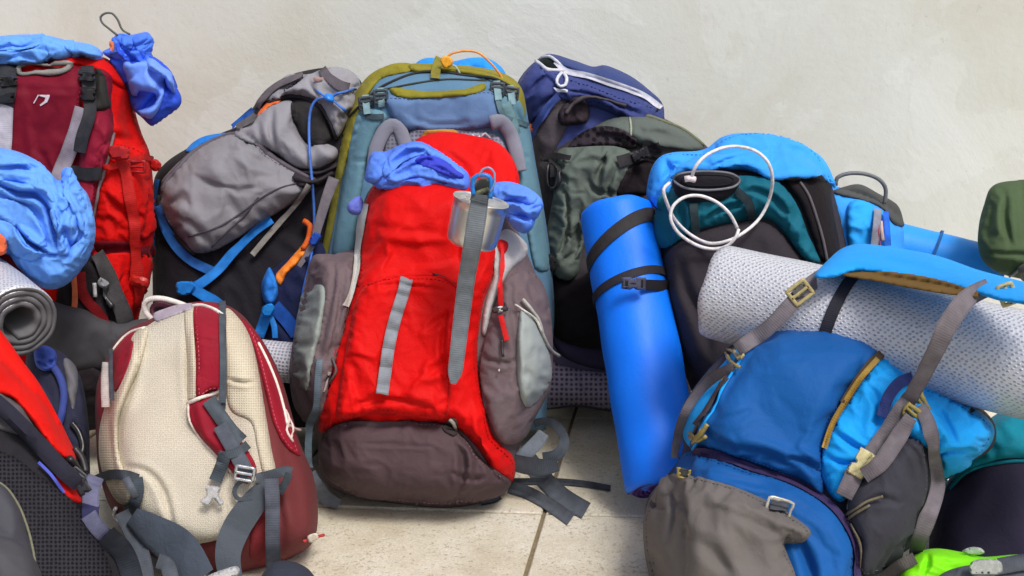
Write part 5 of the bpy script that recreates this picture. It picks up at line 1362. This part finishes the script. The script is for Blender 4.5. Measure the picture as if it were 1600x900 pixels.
panel(Tp, 'teal_upper', [(1028,385),(1024,340),(1034,306),(1064,290),(1110,282),(1160,276),(1214,284),(1246,322),(1264,368),(1282,408),(1256,404),(1206,346),(1156,346),(1084,362),(1044,386)], .036, 22, tl,
      dict(sim=(.07,.05), facet=[(.010,32,40,1.8)], puck=[(.006,20,16)], crease=[([(1100,345),(1130,332),(1170,320)],5,.014),([(1160,300),(1200,310),(1230,340)],5,.012),([(1060,310),(1066,340),(1060,370)],5,.012)]), g=4, seed=122)
panel(Tp, 'black_front', [(1044,388),(1084,364),(1156,348),(1204,350),(1250,400),(1290,480),(1280,640),(1120,690),(1086,610),(1056,540),(1040,470),(1034,420)], .030, 26, bk2, dict(fold=[(.006,60,80,2.4)], crease=[([(1062,400),(1072,450),(1096,500),(1110,560)],8,.014),([(1150,350),(1140,380),(1100,400)],5,.006)]), g=6)
strap(Tp, 'dark_webbing', [(1084,318),(1086,345),(1088,366)], 13, webm((36,52,58)), lift=.006)
strap(Tp, 'dark_webbing', [(1150,300),(1168,318),(1176,345)], 13, webm((40,54,60)), lift=.006)
panel(Tp, 'black_shoulder_strap', [(1222,276),(1260,274),(1292,276),(1302,330),(1314,400),(1300,410),(1284,408),(1268,368),(1250,322)], .024, 16, fab((26,22,26), .6), dict(fold=[(.005,40,70,2)]), g=5)
cord(Tp, 'grey_piping', [(1250,284),(1264,306),(1276,340),(1286,375),(1293,410)], 2.4, plas((88,82,86), .7), lift=.001)
# open collar
Cl = Form(.16); Cl.root = Tp.root
ce = [(1053,282),(1062,272),(1100,268),(1140,271),(1156,281),(1146,292),(1110,297),(1072,294)]
body(Cl, 'collar', [(1052,282),(1060,270),(1100,266),(1142,269),(1158,281),(1150,300),(1130,316),(1080,318),(1056,304)], .05, 14, fab((34,32,38), .7), .04, g=3)
panel(Cl, 'collar_opening', [(1064,281),(1076,275),(1104,273),(1136,275),(1148,281),(1138,288),(1106,291),(1076,289)], -.012, 5, fab((26,40,44)), g=3, off=.004)
cord(Cl, 'collar_rim', ce, 2.0, plas((112,112,120), .6), lift=.002, closed=True)
def cordY(form, name, pts, r, mat, Y, wob=.02, **k):
    return cord(form, name, [(x, y, Y - wob * math.sin(i * 1.3)) for i, (x, y) in enumerate(pts)], r, mat, **k)
wh = plas((226,222,224), .45)
cordY(Tp, 'white_bungee', [(1080,282),(1086,262),(1102,244),(1126,232),(1152,229),(1180,236),(1200,254),(1207,282),(1201,314),(1186,342),(1164,362),(1138,376),(1108,380),(1078,366),(1054,342),(1041,314),(1037,296),(1046,286)], 2.7, wh, .095)
cordY(Tp, 'white_bungee', [(1152,356),(1140,334),(1120,316),(1094,306),(1070,308),(1052,322),(1048,342),(1060,364),(1086,382),(1112,389),(1136,384),(1150,370),(1154,358)], 2.7, wh, .08, .008)
cord(Tp, 'cord_bead', [(1070,280,.09),(1077,279,.088),(1086,281,.09)], 5, plas((226,214,218), .4))
# ================================================================== light blue bag right of it
Lb = newform('backpack', 'light blue backpack with a black top and thin raised handle behind the silver mat', 'backpack', [(270,.42),(600,.30)], 1360, .32)
body(Lb, 'bag_body', [(1286,280),(1306,290),(1340,302),(1376,316),(1400,336),(1412,362),(1416,450),(1420,600),(1410,682,'c'),(1296,682,'c'),(1292,500),(1288,380)], .10, 34, lb, .09, dict(fold=[(.010,30,60,2)]), g=5, seed=131)
panel(Lb, 'ruched_panel', [(1326,318),(1350,312),(1368,328),(1374,360),(1366,392),(1330,392),(1322,350)], .022, 14, fab((44,160,252), .5, .4), dict(facet=[(.020,18,10,2)]), g=3.5, seed=132)
panel(Lb, 'black_top', [(1300,300),(1318,292),(1344,288),(1372,302),(1402,320),(1412,346),(1412,354),(1396,350),(1380,328),(1352,314),(1322,308)], .022, 9, fab((74,76,76), .6), g=4)
strap(Lb, 'grey_side_tape', [(1372,326),(1370,352),(1366,386)], 12, webm((126,130,146)), lift=.016)
cord(Lb, 'zip_pull', [(1376,346),(1377,360),(1379,376)], 3.4, webm((196,170,168)), lift=.022)
cord(Lb, 'red_cord', [(1373,350),(1372,366),(1376,390)], 1.8, webm((150,70,90)), lift=.022)
strap(Lb, 'blue_side_tape', [(1384,330),(1386,352),(1388,384)], 9, webm((30,100,210)), lift=.016)
cord(Lb, 'wire_handle', [(p[0], p[1], .36) for p in [(1306,290),(1308,278),(1326,271),(1352,272),(1374,281),(1384,296),(1382,318)]], 3.2, plas((104,106,110), .5))
# sky blue roll
tr, tf = roll('foam_mat', at(1340, 372, .46), at(1566, 428, .34), .064, .012, .011, foam((38,152,246), .5, .04), foam((30,110,230), .6), seglen=.02, dent=.001, a0=R_(200), seed=8)
tag(tr, 'smooth sky blue rolled mat lying beside the dark green stuff sack', 'sleeping mat')
ringband('elastic_band', tf, .0645, .52, .006, .008, 90, webm((30,90,150)), tr, .0015)
# olive sack
Ol = newform('stuff_sack', 'dark olive green stuff sack at the right edge, gathered at its lower end', 'stuff sack', [(280,.30),(440,.16)], 1600, .2, z=.4)
body(Ol, 'sack_fabric', [(1546,296),(1560,286),(1590,282),(1650,284),(1700,320),(1700,420),(1650,446),(1596,436),(1560,426),(1536,408),(1528,382),(1530,348),(1538,318)], .11, 50, fab((72,90,62), .6, .5, .12, 30), .10,
     dict(sim=(.04,.1), facet=[(.006,34,84,2.6)], puck=[(.006,20,20)], crease=[([(1574,300),(1572,340),(1582,380)],5,.012),([(1552,320),(1546,350),(1548,380)],6,.008),([(1540,392),(1580,394),(1640,398)],4,.006),([(1600,296),(1606,340),(1602,376)],5,.008)]), g=4, seed=135)
cord(Ol, 'gathering_cord', [(1578,432),(1588,424),(1598,416),(1610,410)], 2, webm((150,146,130)), lift=.01)
panel(Ol, 'gathered_end', [(1590,420),(1604,408),(1622,412),(1626,436),(1600,440)], .02, 8, fab((92,92,84), .6), dict(fold=[(.012,10,60,1.5)]), g=3)
# ================================================================== silver mat, right
s0 = at(1118, 457, -.13); s1 = at(1760, 610, -.50)
fo, ff = roll('foam_mat', s0, s1, .1015, .03, .012, foilm(), foam((132,134,140), .6), seglen=.012, dent=.0012, a0=R_(255), seed=11)
tag(fo, 'long silver foil mat with a dashed pattern strapped on top of the blue backpack', 'sleeping mat')
ringband('black_band', ff, .1025, .345, .022, .012, 120, webm((42,42,52)), fo, .002, pitch=.012, end=R_(255))

# ================================================================== front blue pack
W = newform('backpack', 'blue and cyan backpack with a grey pocket flap lying in the right foreground', 'backpack', [(1060,560,-.16),(1500,560,-.26),(1200,900,-.40)], 1220, -.35)
dbk = fab((56,56,64), .6, .4, .1)
body(W, 'bag_body', [(1062,650),(1080,612),(1126,556),(1160,526),(1216,505),(1290,502),(1346,516),(1400,540),(1438,578),(1500,612),(1552,658),(1550,700),(1504,728),(1470,748),(1458,800),(1426,852),(1390,884),(1370,985,'c'),(1050,985,'c'),(1024,900),(1006,842),(1012,780),(1040,745),(1066,706)], .17, 80, dbk, .14, dict(lump=[(.008,90)]), g=6, seed=141)
db = fab((20,84,152), .5, .4, .07, 26, .08, .35); cy = fab((26,154,232), .5, .45, .08, 26, .08, .35)
panel(W, 'cyan_wing', [(1424,596),(1450,604),(1500,624),(1540,650),(1554,672),(1544,700),(1506,728),(1472,748),(1462,710),(1430,690),(1406,660)], .04, 24, cy, dict(sim=(.06,.05), facet=[(.006,38,40,2)], puck=[(.008,20,18)], crease=[([(1462,720),(1490,706),(1524,700)],5,.014),([(1440,620),(1480,650),(1500,690)],7,.008)]), g=4, seed=142, st=(12,90,150))
panel(W, 'cyan_left_side', [(1150,545),(1186,520),(1196,522),(1160,572),(1132,620),(1108,665),(1086,700),(1068,684),(1072,650),(1106,598)], .020, 12, cy, dict(fold=[(.006,20,60,2)]), g=4)
panel(W, 'dark_blue_panel', [(1078,700),(1098,648),(1136,580),(1168,538),(1200,516),(1250,506),(1310,508),(1356,520),(1388,546),(1352,582),(1312,640),(1284,700),(1286,772),(1240,752),(1180,728),(1120,708)], .045, 40, db,
      dict(sim=(.02,.1), lump=[(.008,90)], facet=[(.003,70,30,1.8)], puck=[(.007,32,18)], crease=[([(1120,660),(1150,652),(1176,640)],6,.007),([(1130,698),(1180,706),(1250,730)],8,.012),([(1230,716),(1260,724),(1284,744)],6,.016),([(1330,540),(1350,552),(1344,574)],6,.006),([(1100,672),(1120,690),(1150,700)],6,.008)], lap=[([(1110,668),(1140,664),(1172,648)],18,.006),([(1150,712),(1200,718),(1270,740)],12,.010),([(1240,700),(1264,716),(1282,742)],12,.008)]), g=5, seed=143, st=(14,64,120))
panel(W, 'cyan_side', [(1390,546),(1414,560),(1430,580),(1424,612),(1402,648),(1370,696),(1340,744),(1318,784),(1296,772),(1284,740),(1286,700),(1314,642),(1352,584)], .030, 18, cy, dict(sim=(.05,.06), facet=[(.006,34,60,2.0)], puck=[(.006,22,16)], crease=[([(1300,672),(1330,694),(1356,706)],5,.010),([(1296,716),(1320,724),(1344,720)],5,.010),([(1360,600),(1372,640),(1360,680)],6,.008)]), g=4, seed=144, st=(12,90,150))
strap(W, 'dark_zip_tape', [(1390,546),(1366,562),(1342,592),(1318,630)], 13, webm((76,64,52)), lift=.007)
strap(W, 'tan_zip', [(1372,560),(1344,592),(1318,632),(1300,664),(1288,700)], 9, webm((160,130,62)), lift=.010)
cord(W, 'cyan_piping', [(1196,516),(1168,548),(1140,592),(1118,636),(1098,672),(1082,702)], 2.5, cy, lift=.001)
for q in ([(1386,548),(1374,556),(1366,566),(1352,578)], [(1378,548),(1362,570),(1350,584)]):
    cord(W, 'zip_teeth', q, 1.6, webm((120,92,50)), lift=.008)
# lower pocket
panel(W, 'blue_lower_pocket', [(1052,742),(1074,706),(1120,716),(1180,736),(1244,758),(1300,792),(1328,834),(1336,880),(1334,985),(1080,985),(1066,860),(1056,780)], .05, 34, db, dict(lump=[(.006,80)], sim=(.03,.1), facet=[(.005,44,30,2)], crease=[([(1100,740),(1160,750),(1220,770)],6,.006),([(1240,840),(1260,880),(1270,930)],8,.016)]), g=5, seed=145, st=(14,64,120))
gf = fab((104,99,96), .6, .4, .1, 26)
panel(W, 'grey_pocket_flap', [(1008,800),(1028,758),(1056,740),(1100,746),(1160,765),(1220,794),(1266,828),(1258,846),(1238,850),(1226,850),(1232,870),(1243,900),(1248,985),(1040,985),(1012,890),(1005,840)], .05, 40, gf,
      dict(lump=[(.012,70)], sim=(.04,.1), facet=[(.008,52,55,1.8)], puck=[(.010,36,20)], crease=[([(1038,768),(1044,800),(1040,850)],6,.014),([(1056,760),(1062,790),(1072,810)],6,.010),([(1140,796),(1190,820),(1220,838)],9,.010),([(1060,830),(1110,860),(1140,900)],12,.010)], lap=[([(1100,790),(1160,812),(1212,836)],20,.010),([(1036,762),(1048,796),(1044,850)],12,.012)]), g=5, seed=146, st=(84,79,76))
strap(W, 'purple_zip', [(1078,702),(1120,710),(1180,732),(1240,756),(1290,786),(1322,824),(1338,868),(1342,925)], 10, webm((56,44,84)), lift=.004)
cord(W, 'zip_teeth', [(1080,703),(1122,712),(1182,734),(1242,758),(1290,787),(1321,824),(1337,868),(1341,925)], 1.6, plas((34,28,52), .5), lift=.006)
# dark side pocket
panel(W, 'dark_side_pocket', [(1322,790),(1350,736),(1384,700),(1420,684),(1446,700),(1450,760),(1436,824),(1398,878),(1352,900),(1338,850)], .05, 34, dbk, dict(lump=[(.006,60)], sim=(.03,.1), facet=[(.005,40,60,2)], crease=[([(1412,692),(1434,716),(1442,760)],4,.010),([(1350,790),(1380,780),(1410,790)],6,.006)]), g=4, seed=147, st=(90,90,98))
for q in ([(1320,806),(1340,796),(1358,784),(1382,776)], [(1324,812),(1344,800),(1362,790)], [(1330,818),(1340,840),(1346,866),(1344,900)], [(1322,820),(1334,846),(1340,872)]):
    cord(W, 'zip_pull_cord', q, 2.2, webm((104,96,78)), lift=.008)
# straps
gs = webm((112,106,112)); gs2 = webm((98,92,98))
tan = plas((176,162,112), .4); tan2 = plas((150,134,70), .4); creamp = plas((204,196,150), .35)
def air(name, pts, w, m, **k): return strap(W, name, pts, w, m, lift=0, **k)
air('grey_strap', [(1290,428,-.23,24),(1264,446,-.31,24),(1234,478,-.345,25),(1204,510,-.345,25),(1172,534,-.33,26),(1152,548,-.32,24)], 24, gs)
ladder(W, 1250, 457, -38, 32, 26, tan, Y=-.345, lift=.0, bars=1, r=2.6)
plate(W, 'buckle_body', loc2(1250,456,-38,[(-10,-8),(10,-8),(11,6),(-11,6)]), .006, plas((92,92,88), .4), .0, Y=-.34, g=3)
air('grey_strap', [(1146,572,-.315,16),(1110,594,-.315,16),(1080,628,-.30,15),(1062,668,-.29,14),(1054,716,-.30,13)], 14, gs2)
air('grey_strap', [(1546,448,-.50,28),(1512,466,-.545,30),(1482,506,-.57,32),(1462,548,-.56,28),(1436,596,-.52,26),(1404,646,-.47,27),(1372,694,-.46,30),(1352,724,-.465,34)], 28, gs, nx=5)
air('grey_strap', [(1340,732,-.47,34),(1330,756,-.46,32),(1320,776,-.445,30)], 32, gs2)
air('grey_strap', [(1424,650,-.42,26),(1400,690,-.45,28),(1378,724,-.46,28),(1352,744,-.462,26)], 26, gs2)
air('grey_strap', [(1440,634,-.44,18),(1454,662,-.445,22),(1462,710,-.43,24),(1464,760,-.42,26),(1450,810,-.40,26),(1434,850,-.385,24),(1424,880,-.38,22)], 24, gs)
buckle(W, 1346, 725, 32, 36, 46, creamp, Y=-.475, lift=.0, th=.008)
plate(W, 'buckle_window', loc2(1344,729,32,[(-5,-3),(5,-3),(5,3),(-5,3)]), .001, plas((40,40,44)), .0, Y=-.4835, g=2)
ladder(W, 1337, 742, 32, 32, 12, tan, Y=-.478, lift=0, bars=1, r=2.0)
ladder(W, 1440, 628, 62, 30, 20, tan2, Y=-.455, lift=0, bars=1, r=2.8)
ladder(W, 1430, 646, 35, 34, 16, tan2, Y=-.46, lift=0, bars=1, r=2.6)
ladder(W, 1574, 460, 70, 30, 22, tan, Y=-.545, lift=0, bars=1, r=3.0)
strap(W, 'navy_strap', [(1424,590),(1402,600),(1386,620),(1374,650)], 18, webm((36,48,104)), lift=.008)
for cx, cy2, a, w_, h_ in ((1067,741,10,18,14),):
    ladder(W, cx, cy2, a, w_, h_, tan2, lift=.006, bars=1, r=2.2)
plate(W, 'strap_tab', loc2(1068,738,10,[(-5,-6),(5,-6),(5,6),(-5,6)]), .003, plas((62,62,58)), .006, g=3)
ladder(W, 1217, 793, 17, 38, 20, plas((186,184,176), .3, .3), lift=.008, bars=0, r=2.2)
strap(W, 'strap_tab', [(1219,783),(1217,790),(1216,798)], 28, webm((72,74,80)), lift=.006)
for q, m, r in (([(1134,552),(1142,566),(1156,574)], tan2, 3.2), ([(1146,548),(1154,560),(1164,554)], tan, 2.8), ([(1136,546),(1146,550),(1160,560)], tan2, 2.4)):
    cord(W, 'side_hook', q, r, m, lift=.018)
rg = random.Random(5)
for i in range(6):
    x = 1082 + i * 9; y = 684 - i * 17
    cord(W, 'side_cord', [(x, y), (x + 3 + rg.uniform(-3, 3), y - 12), (x + 11, y - 22)], 2.6, webm([(90,76,70), (60,58,60), (150,134,84)][i % 3]), lift=.006)
strap(W, 'side_webbing', [(1086,664),(1104,640),(1120,612),(1138,590)], 9, webm((70,64,70)), lift=.006)
for q in ([(1076,682),(1090,690),(1102,684)], [(1078,676),(1086,684),(1098,674)], [(1082,692),(1096,680),(1108,664)]):
    cord(W, 'olive_hook', q, 3, tan2, lift=.016)
# lid over the foil mat
Wl = Form([(1340,385,-.17),(1340,430,-.345),(1600,445,-.50)]); Wl.root = W.root
clt = fab((30,150,232), .5, .4, .08, 26, .08, .35)
body(Wl, 'cyan_lid', [(1272,432),(1294,406),(1316,388),(1344,381),(1400,387),(1466,400),(1530,422),(1600,440),(1680,458),(1690,500),(1600,476),(1562,470),(1536,462),(1480,446),(1400,432),(1340,424),(1300,434)], .035, 20, clt, .03, dict(fold=[(.005,40,15,2.4)], puck=[(.003,24,10)], crease=[([(1330,400),(1400,410),(1480,428)],6,.006)]), g=4, seed=151)
panel(Wl, 'tan_lining', [(1316,430),(1344,424),(1400,424),(1470,436),(1530,456),(1528,464),(1480,460),(1420,450),(1370,440)], .012, 8, fab((104,80,42), .7), dict(lump=[(.002,60)]), g=4, off=-.004)

# ================================================================== navy and teal bag, lower right
X = newform('duffel_bag', 'rounded dark navy bag with a teal top under the silver mat at the right edge', 'bag', [(660,-.10),(880,-.22)], 1580, -.2)
body(X, 'bag_body', [(1452,870),(1458,800),(1478,758),(1500,716),(1530,672),(1580,640),(1640,632),(1720,640),(1720,930),(1470,930)], .12, 60, fab((44,40,60), .6, .35), .10, dict(lump=[(.01,80)]), g=6)
panel(X, 'teal_top', [(1486,752),(1498,716),(1526,672),(1580,638),(1720,634),(1720,740),(1640,722),(1580,716),(1536,726)], .02, 16, fab((16,124,146), .5, .4), dict(fold=[(.008,30,10,2)]), g=5)
cord(X, 'teal_piping', [(1484,764),(1510,738),(1552,724),(1610,720),(1700,732)], 3, fab((10,110,130), .5))
for q in ([(1470,760),(1478,748),(1488,742)], [(1468,772),(1476,764),(1480,752)]):
    cord(X, 'teal_cord', q, 2.4, webm((80,140,160)), lift=.02)

# ================================================================== lime bag, bottom right
Yb = newform('backpack', 'lime green bag with grey straps and clear buckles at the bottom right corner', 'backpack', [(850,-.46),(900,-.50)], 1510, -.48)
lm = fab((128,226,22), .45, .45, .08, 26, .08, .4)
body(Yb, 'bag_body', [(1400,905),(1412,880),(1436,862),(1464,857),(1500,862),(1536,870),(1600,866),(1700,872),(1720,985,'c'),(1390,985,'c')], .06, 26, lm, .05, dict(fold=[(.008,30,20,2)], crease=[([(1448,862),(1450,878),(1440,900)],4,.012),([(1452,874),(1480,880),(1520,880)],4,.008)]), g=4, seed=161)
panel(Yb, 'grey_panel', [(1460,910),(1480,892),(1520,882),(1570,878),(1640,868),(1720,868),(1720,985),(1450,985)], .014, 12, fab((80,84,92), .6), g=5)
strap(Yb, 'grey_strap', [(1560,885),(1600,878),(1660,872)], 26, webm((74,78,86)), lift=.006)
clr = plas((176,182,178), .2, .1)
plate(Yb, 'clear_buckle', [(1516,880),(1530,874),(1556,874),(1566,882),(1564,896),(1544,900),(1518,898)], .008, clr, .010, g=3)
plate(Yb, 'clear_buckle', [(1503,862),(1516,855),(1532,856),(1538,864),(1520,868)], .006, clr, .004, g=3)
for x in (1526, 1536, 1546): cord(Yb, 'buckle_slot', [(x, 880), (x - 1, 888), (x - 1, 895)], 1.8, plas((60,64,66)), lift=.02)
RT = Form(-.45); RT.root = Yb.root
strap(Yb, 'red_tag', [(1374,884,-.47),(1384,882,-.475),(1392,886,-.47)], 10, webm((196,50,50)), lift=0)
strap(Yb, 'grey_tail', [(1380,905,-.46),(1404,886,-.47),(1430,872,-.48)], 20, webm((100,92,94)), lift=0)
settle(22)

# ------------------------------------------------------------------ groups of look-alike things; pieces that belong to a part
GR = {'backpack': 'backpacks piled along the wall', 'sleeping mat': 'rolled sleeping mats among the packs', 'stuff sack': 'stuff sacks lying on the packs', 'jacket': 'blue jackets stuffed between the packs', 'strap': None}
for o in list(sc.objects):
    if o.parent is None and GR.get(o.get('category')): o['group'] = GR[o['category']]
SUB = {'zip_teeth': ('purple_zip', 'tan_zip'), 'cyan_piping': ('dark_blue_panel',), 'strap_piping': ('shoulder_strap',), 'strap_band': ('shoulder_strap',),
       'bird_emblem': ('back_panel',), 'pocket_zip': ('front_pocket',), 'daisy_chain': ('front_pocket',), 'zip_garage': ('brown_base',), 'zip_pull': ('brown_base', 'grey_side_tape', 'bag_body'),
       'zip_pull_ring': ('white_zip',), 'white_zip_tab': ('lid_side',), 'lid_seam': ('olive_lid',), 'olive_band': ('upper_back',), 'tan_label': ('strap_pad',),
       'buckle_window': ('buckle',), 'buckle_body': ('grey_strap',), 'strap_toggle_cap': ('strap_toggle',), 'collar_opening': ('collar',), 'collar_rim': ('collar',),
       'grey_piping': ('black_shoulder_strap',), 'dark_seam': ('main_pocket',), 'haul_loop_lining': ('haul_loop',), 'olive_piping': ('lumbar_pad',),
       'buckle_slot': ('clear_buckle',), 'hip_belt_trim': ('hip_belt',), 'tan_lining': ('cyan_lid',), 'teal_piping': ('teal_top',), 'logo_tab': ('mesh_back_panel',),
       'stretch_panel': ('side_pocket',), 'gathered_end': ('sack_fabric',), 'elastic_band': (), 'orange_cord': ('orange_strap',)}
def mid(o):
    v = o.data.vertices; a = Vector((0, 0, 0)); k = 0
    for i in range(0, len(v), max(1, len(v) // 20)): a += v[i].co; k += 1
    return a / k
for o in list(sc.objects):
    if o.type != 'MESH' or o.parent is None or o.parent.type != 'EMPTY': continue
    kn = o.name.split('.')[0]
    for pn in SUB.get(kn, ()):
        c = [q for q in o.parent.children if q is not o and q.type == 'MESH' and q.name.split('.')[0] == pn]
        if c:
            m = mid(o); o.parent = min(c, key=lambda q: (mid(q) - m).length); break
